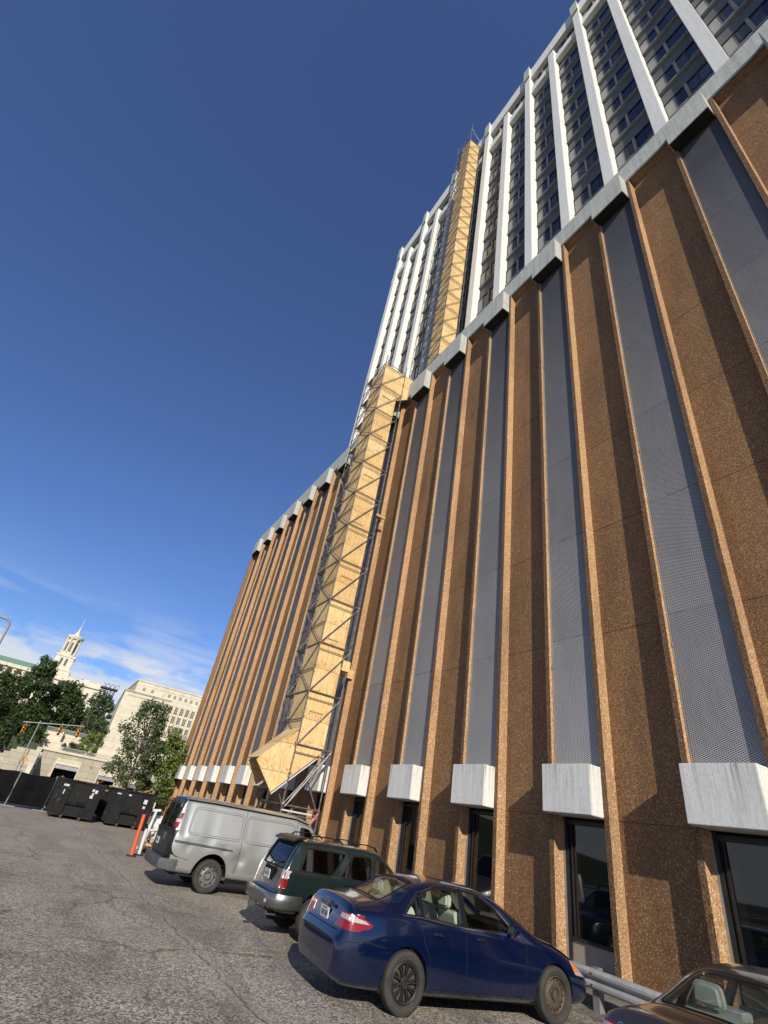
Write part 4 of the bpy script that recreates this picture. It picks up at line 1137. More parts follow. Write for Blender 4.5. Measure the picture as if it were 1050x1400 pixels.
# ------------------------------------------------------------------ green estate-style 4x4
def suv():
    L = 4.55
    keys = dict(
        zb=[(0,.46),(.3,.42),(4.2,.42),(L,.48)],
        ws=[(0,.74),(.5,.76),(4,.76),(L,.70)],
        zm=[(0,.62),(2,.72),(L,.66)],
        wm=[(0,.80),(.5,.83),(1.5,.84),(3.6,.84),(L,.78)],
        zk=[(0,.73),(.04,.76),(.10,.92),(.14,1.08),(.4,1.12),(2.5,1.10),(3.2,1.06),(4.2,.98),(4.5,.84),(L,.78)],
        wk=[(0,.78),(.3,.80),(3,.80),(4,.78),(L,.68)],
        ze=[(0,.74),(.04,.77),(.10,.95),(.14,1.12),(.30,1.48),(.40,1.625),(.8,1.655),(1.8,1.665),(2.35,1.63),(2.7,1.44),(3.02,1.17),(3.2,1.10),(4.2,1.00),(4.5,.86),(L,.80)],
        wt=[(0,.70),(.14,.77),(.4,.665),(1.5,.665),(2.4,.66),(2.8,.70),(3.1,.73),(4.2,.68),(L,.58)],
        zt=[(0,.75),(.04,.78),(.10,.97),(.14,1.15),(.30,1.51),(.40,1.665),(.8,1.705),(1.8,1.715),(2.35,1.68),(2.7,1.49),(3.02,1.22),(3.2,1.15),(4.2,1.05),(4.5,.90),(L,.82)])
    lf = Loft(L, keys, [.03,.06,.05,.18,.05,.07,.15,.03], n=90, endr=(.35,.6), enda=(.06,.22))
    c = Car('parked_suv', 'dark green off-roader with silver rear bumper and roof rails', 'off-roader', (5.0, 12.2, .0), R(-1.5), lf)
    g = M['glass_tint']
    P1 = [(.50,1.155),(1.33,1.14),(1.33,1.545),(.66,1.555)]
    P1 = [(.46,1.16),(1.30,1.14),(1.42,1.30),(1.55,1.545),(.60,1.555)][:1] + [(1.18,1.13),(1.50,1.545),(.58,1.555)]
    P2 = [(1.46,1.13),(1.62,1.13),(1.62,1.53)]
    P3 = [(1.655,1.13),(2.16,1.12),(2.16,1.575),(1.66,1.575)]
    P4 = [(2.25,1.12),(2.98,1.10),(2.66,1.37),(2.46,1.52),(2.25,1.56)]
    P23 = [(1.40,1.13),(2.15,1.12),(2.15,1.55),(1.70,1.55)]
    for P in (P1, P23, P4):
        c.hole(P, 'y', -1.2, -.35, .05, g if P is not P4 else M['glass_clear'], 'side_window'); c.hole(P, 'y', .35, 1.2, .05, g if P is not P4 else M['glass_clear'], 'side_window')
    BW = [(-.60,1.14),(.60,1.14),(.55,1.56),(-.55,1.56)]
    c.hole(BW, 'x', -.2, .55, .07, M['glass_tint'], 'rear_window')
    FW = [(2.98,-.66),(2.98,.66),(2.46,.58),(2.46,-.58)]
    c.hole(FW, 'z', 1.15, 2, .06, M['glass_clear'], 'windscreen')
    rw = .37; xr = .98; xf = 3.66
    c.body(M['p_green'], [(xr, rw+.04, .43), (xf, rw+.04, .43)], cavity=(.19, 3.05, .62, .045))
    for x in (xr, xf):
        for sg in (-1, 1): c.wheel(x, sg*.74, rw, .24, 'steel8', M['rim_grey'], sg)
    m = MB()
    for sg in (-1, 1):
        for pts in ([(1.34,1.62),(1.36,1.12),(1.42,.85),(1.50,.52),(2.26,.50)], [(2.20,1.63),(2.20,1.1),(2.24,.5)], [(2.26,.50),(3.1,.5),(3.14,.8),(3.12,1.06)], [(.30,1.10),(1.36,1.10)], [(.34,1.09),(4.2,.98)]):
            c.ribbon(pts, 'y', sg, .010, None, 'x', .002, mb=m)
    c.add(m, 'panel_gap', M['seam'], smooth=False)
    m = MB()
    for P in (P1, P23, P4):
        for sg in (-1, 1): c.ribbon(round_poly(P, .05, 3), 'y', sg, .028, None, 'x', .004, mb=m, closed=True)
    for sg in (-1, 1): c.ribbon([(1.60,1.13),(1.66,1.55)], 'y', sg, .03, None, 'x', .003, mb=m)
    c.add(m, 'window_seal', M['greyplastic'], smooth=False)
    # black tailgate skin, spoiler, plate
    c.patches(.009, [([(-.64,.79),(.64,.79),(.64,1.12),(-.64,1.12)], 'x', -1, 0), ([(-.635,1.125),(-.612,1.125),(-.56,1.56),(-.60,1.60)], 'x', -1, 0), ([(.635,1.125),(.612,1.125),(.56,1.56),(.60,1.60)], 'x', -1, 0), ([(-.59,1.575),(.59,1.575),(.57,1.625),(-.57,1.625)], 'x', -1, 0)], 'tailgate', M['p_black'], r=.01)
    m = MB(); c.ribbon(round_poly(BW, .07, 4), 'x', -1, .03, None, 'x', .012, mb=m, closed=True); c.add(m, 'rear_window_seal', M['greyplastic'], smooth=False)
    m = MB(); m.prism([(.26,1.60),(.24,1.63),(.36,1.70),(.55,1.722),(.55,1.69),(.38,1.655)], 'y', -.58, .58); c.add(m, 'spoiler', M['p_black'], bevel=.012)
    m = MB(); m.box(.05, .10, -.24, .24, .88, 1.12); hd = c.add(m, 'plate_recess', M['greyplastic'], bevel=.02)
    c.plate(.05, 0, .98, -1)
    m = MB(); m.box(.02, .06, -.06, .16, 1.115, 1.15); c.add(m, 'tailgate_handle', M['p_black'], bevel=.012)
    m = MB(); m.path([Vector((.06, .05, 1.13)), Vector((.12, -.10, 1.22)), Vector((.18, -.48, 1.24))], .009, 6); c.add(m, 'rear_wiper', M['greyplastic'])
    for sg in (-1, 1):
        a, b = sorted((sg*.66, sg*1.0))
        c.patches(.012, [([(.08,.83),(.19,.83),(.21,.985),(.13,.985)], 'y', a, b), ([(sg*.655,.83),(sg*.80,.83),(sg*.80,.985),(sg*.65,.985)], 'x', a, b)], 'tail_lamp', M['lamp_red'], r=.015)
        c.patches(.012, [([(.13,.99),(.21,.99),(.225,1.13),(.16,1.13)], 'y', a, b), ([(sg*.655,.99),(sg*.80,.99),(sg*.795,1.13),(sg*.65,1.13)], 'x', a, b)], 'reversing_lamp', M['lamp_white'], r=.015)
    # wrap round rear bumper
    bm_ = MB()
    pts = []
    for (x, y) in [(1.0*.58,-.865),(.30,-.875),(.06,-.85),(-.05,-.74),(-.085,-.5),(-.09,0),(-.085,.5),(-.05,.74),(.06,.85),(.30,.875),(.58,.865)]: pts.append((x, y))
    n = len(pts); vs = []
    for (x, y) in pts:
        for (dx, z) in ((.0,.50),(-.02,.53),(-.035,.60),(-.035,.67),(-.01,.735),(.05,.745)): 
            nx = Vector((x-.6, y*.6)).normalized(); vs.append((x-nx.x*-dx*-1*0 + nx.x*(-dx), y+nx.y*(-dx), z))
    fs = [(i*6+j, i*6+j+1, (i+1)*6+j+1, (i+1)*6+j) for i in range(n-1) for j in range(5)]
    bm_.add(vs, fs); bo = c.add(bm_, 'rear_bumper', M['p_bumper'], angle=50)
    md = bo.modifiers.new('s', 'SOLIDIFY'); md.thickness = .05; md.offset = -1
    m = MB(); m.box(-.05, .1, -.5, .5, .46, .505); m.tube((-.16, 0, .45), (.3, 0, .45), .03, 8); m.box(-.2, -.1, -.05, .05, .41, .50); c.add(m, 'tow_hitch', M['p_bumper'])
    m = MB(); m.tube((-.125, -.62, .59), (-.10, -.62, .59), .035, 14); c.add(m, 'bumper_reflector', M['lamp_white'])
    m = MB(); m.tube((-.0, -.56, .40), (.6, -.56, .40), .032, 12); c.add(m, 'exhaust', M['chrome'])
    m = MB(); m.box(.2, 4.2, -.6, .6, .36, .46); m.tube((xr,-.7,.37),(xr,.7,.37),.05,8); m.tube((.35,.2,.32),(.75,.2,.32),.13,12); c.add(m, 'underbody', M['black'])
    m = MB(); m.box(2.2, 3.2, -.865, -.80, .36, .42)
    for sg in (-1, 1): m.box(1.45, 3.15, min(sg*.80, sg*.93), max(sg*.80, sg*.93), .36, .40)
    c.add(m, 'side_step', M['p_bumper'], bevel=.01)
    for sg in (-1, 1):
        m = MB()
        for dy in (0, .035):
            m.path([Vector((.62, sg*(.56-dy), 1.70)), Vector((.70, sg*(.56-dy), 1.765)), Vector((1.05, sg*(.56-dy), 1.79)), Vector((1.35, sg*(.56-dy), 1.775)), Vector((1.45, sg*(.56-dy), 1.71))], .012, 6)
            m.path([Vector((1.75, sg*(.56-dy), 1.71)), Vector((1.82, sg*(.56-dy), 1.765)), Vector((2.05, sg*(.56-dy), 1.78)), Vector((2.28, sg*(.56-dy), 1.75)), Vector((2.36, sg*(.56-dy), 1.68))], .012, 6)
        c.add(m, 'roof_rail', M['greyplastic'])
        s0 = c.surf((2.86, 1.13), 'y', sg)[0]; y0, y1 = sorted((s0.y, s0.y+sg*.20))
        m = MB(); m.box(2.80, 2.92, y0, y1, 1.10, 1.26); c.add(m, 'wing_mirror', M['p_green'], bevel=.03)
        for x in (1.50, 2.33):
            s1 = c.surf((x, 1.03), 'y', sg)[0]; y0, y1 = sorted((s1.y-sg*.005, s1.y+sg*.03)); m = MB(); m.box(x, x+.17, y0, y1, 1.015, 1.05); c.add(m, 'door_handle', M['p_green'], bevel=.008)
    c.seats([(1.45, (-.36, .36), True), (2.35, (-.38, .38), False)], M['greyplastic'], zs=.78, zt=1.28)
    m = MB(); m.box(.25, 3.0, -.7, .7, .635, .65); c.add(m, 'cabin_floor', M['greyplastic'], smooth=False)
    m = MB(); m.prism([(2.7,1.12),(3.05,1.14),(3.05,.8),(2.75,.8)], 'y', -.68, .68); c.add(m, 'dashboard', M['greyplastic'], bevel=.03)
    m = MB()
    for P in ([(.8,-.60,.66),(.82,-.60,1.5)],): m.tube(P[0], P[1], .015, 6)
    c.add(m, 'seat_belt', M['lamp_white'])
    return c
green = suv()

# ------------------------------------------------------------------ panel van
def van():
    L = 5.69
    keys = dict(
        zb=[(0,.42),(.3,.36),(4.9,.34),(L,.38)],
        ws=[(0,.86),(.5,.90),(4.8,.90),(L,.80)],
        zm=[(0,.85),(4.5,.80),(L,.72)],
        wm=[(0,.955),(.3,.99),(1.5,1.005),(4.2,1.0),(5.0,.97),(L,.84)],
        zk=[(0,1.17),(4.2,1.12),(4.6,1.08),(5.3,.96),(5.6,.84),(L,.78)],
        wk=[(0,.945),(.3,.985),(4.0,.985),(4.8,.93),(5.3,.86),(L,.74)],
        ze=[(0,1.30),(.02,1.45),(.07,1.72),(.13,1.93),(.20,1.99),(1.0,2.01),(3.5,2.0),(3.95,1.94),(4.3,1.68),(4.75,1.25),(4.95,1.12),(5.3,1.0),(5.6,.87),(L,.80)],
        wt=[(0,.90),(.1,.86),(.3,.80),(3.5,.80),(4.0,.78),(4.7,.83),(5.2,.76),(L,.62)],
        zt=[(0,1.31),(.02,1.47),(.07,1.77),(.13,1.99),(.20,2.06),(1.0,2.10),(3.5,2.09),(3.95,2.02),(4.3,1.76),(4.75,1.32),(4.95,1.17),(5.3,1.05),(5.6,.92),(L,.82)])
    lf = Loft(L, keys, [.03,.06,.06,.25,.06,.10,.2,.03], n=96, endr=(.22,.6), enda=(.05,.22))
    c = Car('parked_van', 'dented pewter grey panel van with black rear doors', 'van', (3.72, 16.98, 0), R(0), lf)
    FW = [(4.72,-.74),(4.72,.74),(4.05,.66),(4.05,-.66)]
    SW = [(3.68,1.26),(4.50,1.24),(4.18,1.62),(3.98,1.80),(3.68,1.82)]
    for sg in ((-1.2, -.4), (.4, 1.2)): c.hole(SW, 'y', sg[0], sg[1], .06, M['glass_tint'], 'side_window')
    c.hole(FW, 'z', 1.2, 2.2, .08, M['glass_tint'], 'windscreen')
    rw = .372; xr = 1.27; xf = 4.70
    c.body(M['p_van'], [(xr, rw+.03, .47), (xf, rw+.03, .47)], cavity=(.3, 4.7, .6, .05))
    for x in (xr, xf):
        for sg in (-1, 1): c.wheel(x, sg*.87, rw, .24, 'steel8', M['rim_grey'], sg)
    # body pressings: big blank window panels, doors
    m = MB()
    for sg in (-1, 1):
        for pts in ([(1.72,2.0),(1.70,1.2),(1.68,.45)] if 0 else [(1.95,1.95),(1.95,.40)], [(3.58,1.96),(3.58,.40)], [(.04,1.16),(.10,.50)], [(3.62,1.9),(4.1,1.84),(4.60,1.22),(4.66,.9)], [(3.0,.9),(3.0,.91)]):
            c.ribbon(pts, 'y', sg, .012, None, 'x', .002, mb=m)
    c.add(m, 'panel_gap', M['seam'], smooth=False)
    for sg in (-1, 1):
        for P in ([(.40,1.24),(1.88,1.24),(1.88,1.84),(.46,1.84)], [(2.02,1.24),(3.50,1.24),(3.50,1.84),(2.02,1.84)]):
            RP = round_poly(P, .12, 5)
            m = MB(); c.ribbon(RP, 'y', sg, .035, None, 'x', .008, mb=m, closed=True); c.add(m, 'panel_pressing', M['p_van'])
            m = MB(); c.ribbon(shrink(RP, .022), 'y', sg, .010, None, 'x', .002, mb=m, closed=True); c.ribbon(shrink(RP, -.022), 'y', sg, .010, None, 'x', .002, mb=m, closed=True); c.add(m, 'pressing_groove', M['bumper_grey'], smooth=False)
        # black rubbing strip behind and dents ahead of the wheel arch
        c.patch(.016, [(.12,1.06),(1.72,1.02),(1.78,.985),(.12,1.005)], 'y', *sorted((sg*.6, sg*1.2)), 'rubbing_strip', M['bumper_grey'], r=.02)
        n = 20; m = MB(); arc = [(xr+.50*math.cos(math.pi*i/n), rw+.03+.50*math.sin(math.pi*i/n)) for i in range(n+1)]
        c.ribbon(arc, 'y', sg, .05, None, 'x', .016, mb=m); c.add(m, 'arch_lip', M['p_van'])
        c.patch(.010, [(1.75,.40),(4.2,.38),(4.2,.48),(1.75,.50)], 'y', *sorted((sg*.6, sg*1.2)), 'sill_moulding', M['p_van'], r=.01)
    # dents
    bd = c.bodyobj.data
    for v in bd.vertices:
        if v.co.y < -.8:
            for (dx, dz, rr_, dep) in ((2.0,.80,.26,.075),(1.86,.62,.12,-.03),(1.0,1.12,.28,.022),(.5,.92,.14,.03),(2.5,1.12,.4,.022),(1.2,1.5,.35,.020),(2.8,1.5,.4,.022),(.75,.58,.14,.03),(1.5,.98,.16,.025),(.3,1.22,.16,.02)):
                d = math.hypot(v.co.x-dx, (v.co.z-dz)*1.2)/rr_
                if d < 1: v.co.y += dep*(1-d*d)**2
    # black rear doors
    c.patch(.007, [(-.955,.52),(.955,.52),(.955,1.35),(.86,2.02),(-.86,2.02),(-.955,1.35)], 'x', -.2, .16, 'rear_door', M['p_black'], r=.05)
    for sg in (-1, 1):
        c.patch(.012, [(y*1.0, z) for (y, z) in ([(.10,1.30),(.82,1.30),(.76,1.86),(.10,1.86)] if sg > 0 else [(-.10,1.30),(-.82,1.30),(-.76,1.86),(-.10,1.86)])], 'x', -.2, .14, 'rear_window', M['glass_shop'], r=.06)
        ab = sorted((sg*.80, sg*1.2))
        c.patches(.016, [([(.03,1.32),(.11,1.32),(.16,1.66),(.09,1.66)], 'y', *ab), ([(sg*.86,1.32),(sg*.955,1.32),(sg*.93,1.66),(sg*.85,1.66)], 'x', *ab)], 'tail_lamp', M['lamp_red'], r=.01)
        c.patches(.020, [([(.045,1.44),(.122,1.44),(.134,1.52),(.06,1.52)], 'y', *ab), ([(sg*.86,1.44),(sg*.95,1.44),(sg*.945,1.52),(sg*.855,1.52)], 'x', *ab)], 'reversing_lamp', M['lamp_white'], r=.006)
    m = MB(); c.ribbon([(0,.56),(0,1.98)], 'x', -1, .02, None, 'x', .012, mb=m); c.add(m, 'door_gap', M['seam'], smooth=False)
    m = MB(); m.box(-.035, .0, -.30, -.08, .98, 1.16); m.box(-.05, -.036, -.24, -.14, 1.0, 1.05); c.add(m, 'door_handle', M['bumper_grey'], bevel=.01)
    m = MB(); m.box(-.035, 0.02, .18, .50, .84, 1.0); c.add(m, 'plate_recess', M['bumper_grey'], bevel=.01)
    c.plate(-.035, .34, .92, -1)
    for y in (-.93, .93):
        for z in (.75, 1.2, 1.75):
            m = MB(); x0 = c.surf((y*.97, z), 'x', -1)[0].x if c.surf((y*.97, z), 'x', -1) else 0; m.box(x0-.02, x0+.03, y-.035, y+.03, z-.05, z+.05); c.add(m, 'door_hinge', M['p_black'], bevel=.006)
    # bumper with step
    m = MB(); pts = [(.34,-1.02),(.10,-1.02),(-.12,-.96),(-.17,-.6),(-.18,0),(-.17,.6),(-.12,.96),(.10,1.02),(.34,1.02)]
    vs = []; 
    for (x, y) in pts:
        for z in (.42, .47, .60, .64): vs.append((x - (.0 if z in (.47, .60) else -.015), y, z))
    fs = [(i*4+j, i*4+j+1, (i+1)*4+j+1, (i+1)*4+j) for i in range(len(pts)-1) for j in range(3)]
    fs.append(tuple(i*4+3 for i in range(len(pts)))); m.add(vs, fs); c.add(m, 'rear_bumper', M['bumper_grey'], angle=50)
    m = MB(); m.box(.3, 5.3, -.75, .75, .30, .42); m.tube((xr,-.8,.37),(xr,.8,.37),.06,8); m.tube((xr-.05,0,.36),(xr+.05,0,.36),.16,12); m.box(1.8,2.9,-.7,-.3,.22,.34); c.add(m, 'underbody', M['black'])
    m = MB(); m.tube((1.75,-.95,.36),(1.2,-.80,.30),.03,8); c.add(m, 'exhaust', M['rust'])
    for x in (xr, xf):
        for sg in (-1, 1):
            m = MB(); a = [(x+.462*math.cos(math.pi*i/18), rw+.03+.462*math.sin(math.pi*i/18)) for i in range(19)]
            for p, q in zip(a, a[1:]): m.add([(p[0], sg*.96, p[1]), (q[0], sg*.96, q[1]), (q[0], sg*.56, q[1]), (p[0], sg*.56, p[1])], [(0,1,2,3)])
            m.add([(x-.46, sg*.56, .3), (x+.46, sg*.56, .3), (x+.46, sg*.56, .86), (x-.46, sg*.56, .86)], [(0,1,2,3)])
            c.add(m, 'wheel_liner', M['black'], smooth=False)
    for sg in (-1, 1):
        m = MB(); s0 = c.surf((4.45, 1.3), 'y', sg)[0]; y0, y1 = sorted((s0.y, s0.y+sg*.28)); m.box(4.38, 4.50, y0, y1, 1.22, 1.48); c.add(m, 'wing_mirror', M['bumper_grey'], bevel=.03)
    m = MB(); m.box(.4, 4.6, -.8, .8, .62, .64); m.box(4.3, 4.65, -.8, .8, .9, 1.12); c.add(m, 'cabin_floor', M['greyplastic'], smooth=False)
    c.seats([(3.7, (-.45, .45), False)], M['greyplastic'], zs=.95, zt=1.50)
    # drip rail along the roof
    m = MB()
    for sg in (-1, 1): c.ribbon([(.18,1.965),(1,1.985),(3.5,1.975),(3.95,1.90)], 'y', sg, .03, None, 'x', .018, mb=m)
    c.add(m, 'drip_rail', M['p_black'])
    return c
pvan = van()
# ------------------------------------------------------------------ hill and far ground
m = MB()
nx, ny = 60, 44
def hz(x, y):
    t = min(1, max(0, (y-95)/130)); t = t*t*(3-2*t)
    s = 1-min(1, max(0, (x-60)/180)); u = 1-min(1, max(0, (-140-x)/150))
    return -.05 + t*19*s*u + .35*math.sin(x*.11)*t + .3*math.sin(y*.13+x*.05)*t
vs = [(-260+560*i/nx, 74+480*j/ny, hz(-260+560*i/nx, 74+480*j/ny) if j else -.1) for j in range(ny+1) for i in range(nx+1)]
fs = [(j*(nx+1)+i, j*(nx+1)+i+1, (j+1)*(nx+1)+i+1, (j+1)*(nx+1)+i) for j in range(ny) for i in range(nx)]
m.add(vs, fs); tag(m.build('hill', M['grass'], smooth=True), kind='structure')
m = MB(); m.box(-200, 200, 69, 74, -.2, .12); m.box(-200, 200, 56, 58, -.2, .11); tag(m.build('roadside_pavement', M['pave']), kind='structure')

# ------------------------------------------------------------------ waste containers
def skip(x0, label, dents):
    y0 = 35; w = 2.22; ln = 6.2; h = 1.74
    r = thing('waste_container', (x0+w/2, y0+ln/2, 0), label, 'container', 'black roll-off containers')
    m = MB(); m.box(x0+.03, x0+w-.03, y0+.05, y0+ln, .16, h-.03)
    m.build('body', M['skip'], r, bevel=.01)
    m = MB(); m.box(x0, x0+.60, y0-.03, y0+.049, .14, h); m.box(x0+w-.60, x0+w, y0-.03, y0+.049, .14, h); m.box(x0+.60, x0+w-.60, y0+.0, y0+.049, .78, h)
    m.prism([(x0+.0, .10), (x0+.60, .10), (x0+.60, .22), (x0, .22)], 'y', y0-.10, y0-.03); m.prism([(x0+w-.60, .10), (x0+w, .10), (x0+w, .22), (x0+w-.6, .22)], 'y', y0-.10, y0-.03)
    m.build('end_panel', M['skip'], r, bevel=.008)
    m = MB()
    for x in (x0+.02, x0+.57, x0+w-.63, x0+w-.08): m.box(x, x+.06, y0-.075, y0-.031, .12, h+.02)
    m.box(x0-.03, x0+w+.03, y0-.09, y0+.02, h-.02, h+.06); m.box(x0-.04, x0+.03, y0, y0+ln, h-.04, h+.05); m.box(x0+w-.03, x0+w+.04, y0, y0+ln, h-.04, h+.05)
    for i in range(9): m.box(x0-.05, x0+.028, y0+.3+i*.68, y0+.38+i*.68, .16, h-.041)
    m.build('rib', M['skip'], r)
    m = MB(); m.box(x0+.64, x0+w-.64, y0+.0, y0+.047, .70, .78); m.prism([(y0-.12, .66), (y0+.0, .80), (y0+.0, .66)], 'x', x0+.60, x0+w-.60); m.build('push_bar', M['skip'], r)
    m = MB(); m.box(x0+.72, x0+w-.72, y0-.0, y0+.046, .14, .62); m.build('hook_recess', M['black'], r)
    m = MB()
    for x in (x0+.62, x0+w-.70): m.box(x, x+.09, y0-.22, y0+ln, .02, .16); m.tube((x+.045, y0-.16, .09), (x+.10, y0-.16, .09), .09, 10)
    m.build('skid_rail', M['rust'], r)
    m = MB()
    for (a, z, w_, h_) in dents: m.box(x0+a, x0+a+w_, y0-.036, y0-.031, z, z+h_)
    m.build('sticker', M['white_label'], r)
    m = MB(); random.seed(int(x0*10))
    for i in range(26):
        a = Vector((x0+.2+random.random()*(w-.4), y0+.3+random.random()*4, h-.25+random.random()*.25)); b = a+Vector((random.uniform(-.6,.6), random.uniform(-.6,.6), random.uniform(-.05,.22)))
        m.tube(a, b, random.uniform(.02,.06), 5)
    m.build('rubble', M['ply_end'], r)
    return r
skip(1.47, 'black roll-off waste container on the left with stickers on its right end panel', [(.20,1.45,.26,.10), (.30,1.08,.05,.22), (1.68,1.40,.12,.12), (1.84,1.33,.13,.16), (1.72,1.20,.10,.14), (1.66,1.08,.16,.15)])
skip(4.32, 'black roll-off waste container on the right beside the orange post', [(.12,1.52,.22,.06), (1.66,1.25,.20,.22), (1.70,1.02,.14,.12), (.75,1.52,.15,.07)])

# fences round the lot
f = thing('screened_fence', (-8, 38, 0), 'long black screened fence along the far edge of the parking lot', 'fence')
for i in range(9):
    x1 = 1.3-1.9*i; m = MB()
    vs = []; n = 8
    for a in range(n+1):
        for z in (.14, .6, 1.1, 1.66):
            vs.append((x1-1.86*a/n, 38+.03*math.sin(a*1.7+i)+.02*math.sin(z*5+i), z+(.03*math.sin(a*.9+i) if z > 1.5 else 0)))
    m.add(vs, [(a*4+b, a*4+b+1, (a+1)*4+b+1, (a+1)*4+b) for a in range(n) for b in range(3)])
    o = m.build('screen_panel', M['fence_black'], f)
    m = MB(); m.tube((x1, 38.05, 0), (x1, 38.05, 1.78), .03, 8); m.tube((x1-.5, 37.6, .03), (x1+.5, 37.6, .03), .03, 6); m.tube((x1, 37.5, .02), (x1, 38.5, .02), .03, 6); m.build('post', M['pole_grey'], f)
f = thing('iron_fence', (8.5, 37, 0), 'black iron railing fence right of the waste containers', 'fence')
for i in range(4):
    x0 = 6.75+1.25*i; m = MB()
    m.box(x0, x0+1.2, 37, 37.04, 1.62, 1.67); m.box(x0, x0+1.2, 37, 37.04, .2, .25)
    for j in range(10): m.box(x0+.06+j*.12, x0+.085+j*.12, 37.0, 37.025, .1, 1.76)
    m.build('railing_panel', M['fence_black'], f)
    m = MB(); m.box(x0-.05, x0, 36.99, 37.05, 0, 1.85); m.build('post', M['fence_black'], f)
# debris, posts
def bollard(name, x, y, h, mat, lean, label, cat, r=.055):
    t = thing(name, (x, y, 0), label, cat)
    m = MB(); top = Vector((x+lean[0], y+lean[1], h)); m.tube((x, y, .05), top, r, 14, r*.92); m.tube(top, top+Vector((0,0,.02)), r*.9, 14, r*.3); m.build('tube', mat, t, smooth=True)
    m = MB(); m.lathe([(.17, 0), (.17, .035), (.10, .05), (0, .05)], (x, y, 0), 20); m.build('rubber_base', M['rubber'], t, smooth=True)
    return t
bollard('delineator_post', 4.02, 22.17, 1.24, M['orange_post'], (-.05, .02), 'tall orange marker post standing beside the van', 'marker post', .065)
bollard('delineator_post', 4.37, 22.75, .80, M['white_post'], (-.04, 0), 'short white marker post standing behind the orange one', 'marker post', .06)
t = thing('white_pipe_frame', (4.8, 24.3, 0), 'white plastic pipe frame leaning behind the marker posts', 'pipe frame')
m = MB(); m.tube((4.60, 24, 0), (4.70, 24, 1.42), .05, 10); m.tube((4.55, 24, 1.36), (4.85, 24, 1.40), .05, 10); m.tube((4.66, 24, .70), (5.10, 24.1, .78), .045, 10); m.tube((5.05, 24.3, 0), (5.0, 24.1, .8), .045, 10)
m.build('pipe', M['white_post'], t, smooth=True)
t = thing('rubbish_bag', (5.15, 24.6, 0), 'crumpled white sack on the lumber behind the van', 'sack')
bm = bmesh.new(); bmesh.ops.create_icosphere(bm, subdivisions=4, radius=.38)
from mathutils import noise as MN
for v in bm.verts: v.co *= 1+.35*MN.noise(v.co*4.2)+.15*MN.noise(v.co*9); v.co.z = max(v.co.z*1.15, -.33); 
me = D.meshes.new('sack'); bm.to_mesh(me); bm.free(); me.materials.append(M['white_post']); me.polygons.foreach_set('use_smooth', [True]*len(me.polygons))
o = D.objects.new('sack', me); COL.objects.link(o); o.parent = t; o.location = (0, 0, .75)
pile = thing('lumber_pile', (5.6, 25, 0), 'loose pile of sawn boards on the ground behind the van', 'lumber pile')
random.seed(4)
for i in range(16):
    m = MB(); a = random.uniform(-.25, .25); cx, cy, z = 5.35+random.uniform(-.3,.5), 25+random.uniform(-.6,.9), .04+.085*(i//3)
    ln = random.uniform(.9, 1.5); dx, dy = math.cos(a+1.2)*ln, math.sin(a+1.2)*ln; ex, ey = -math.sin(a+1.2)*.07, math.cos(a+1.2)*.07
    m.prism([(cx-dx-ex, cy-dy-ey), (cx+dx-ex, cy+dy-ey), (cx+dx+ex, cy+dy+ey), (cx-dx+ex, cy-dy+ey)], 'z', z, z+.075); m.build('board', M['lumber'], pile)
# street lamp top left
t = thing('street_lamp', (-5.0, 40, 0), 'tall grey street lamp with a curved arm at the left edge', 'street lamp')
m = MB(); pts = [Vector((-4.9-.0, 40, 0)), Vector((-5.05, 40, 6)), Vector((-5.21, 40, 8.3))]
pts += [Vector((-5.7+.45*math.cos(a), 40, 9.30+.48*math.sin(a))) for a in [0, .35, .7, 1.05, 1.4, 1.75]] + [Vector((-7.2, 40, 9.9))]
m.path(pts, .07, 10); m.build('pole', M['pole_grey'], t, smooth=True)
m = MB(); m.box(-7.9, -7.15, 39.85, 40.15, 9.82, 9.98); m.build('lamp_head', M['pole_grey'], t, bevel=.04)

# ------------------------------------------------------------------ traffic signals on a mast arm
t = thing('traffic_signal_mast', (-1.3, 55, 0), 'grey mast arm carrying orange traffic signals beyond the fence', 'traffic signal')
m = MB(); m.tube((-1.3, 55, 0), (-1.3, 55, 5.4), .055, 10, .045); m.tube((-2.5, 55, 5.05), (2.15, 55, 5.72), .05, 8); m.build('mast', M['pole_grey'], t, smooth=True)
for x, z in ((-2.2, 4.55), (.42, 4.98), (1.88, 5.12)):
    m = MB(); m.box(x-.12, x+.12, 54.78, 54.98, z-.38, z+.33); h = m.build('signal_head', M['signal'], t, bevel=.03)
    for k in range(3):
        m = MB(); m.lathe([(.095, 0), (.10, -.14)], (x, 54.78, z+.22-.26*k), 14, 'y'); m.build('visor', M['signal'], h)
        m = MB(); m.lathe([(0, -.005), (.085, -.005)], (x, 54.78, z+.22-.26*k), 14, 'y'); m.build('lens', M['black'], h)
    m = MB(); m.tube((x, 54.95, z+.3), (x, 55, z+.62), .03, 6); m.build('bracket', M['pole_grey'], h)
t = thing('pedestrian_signal', (-1.0, 55.5, 0), 'thin pole with a small yellow pedestrian signal by the stone steps', 'pedestrian signal')
m = MB(); m.tube((-1.0, 55.5, 0), (-1.1, 55.5, 4.1), .045, 8); m.build('pole', M['pole_grey'], t)
m = MB(); m.box(-1.2, -.95, 55.3, 55.45, 2.25, 2.65); m.build('signal_head', M['signal'], t, bevel=.02)
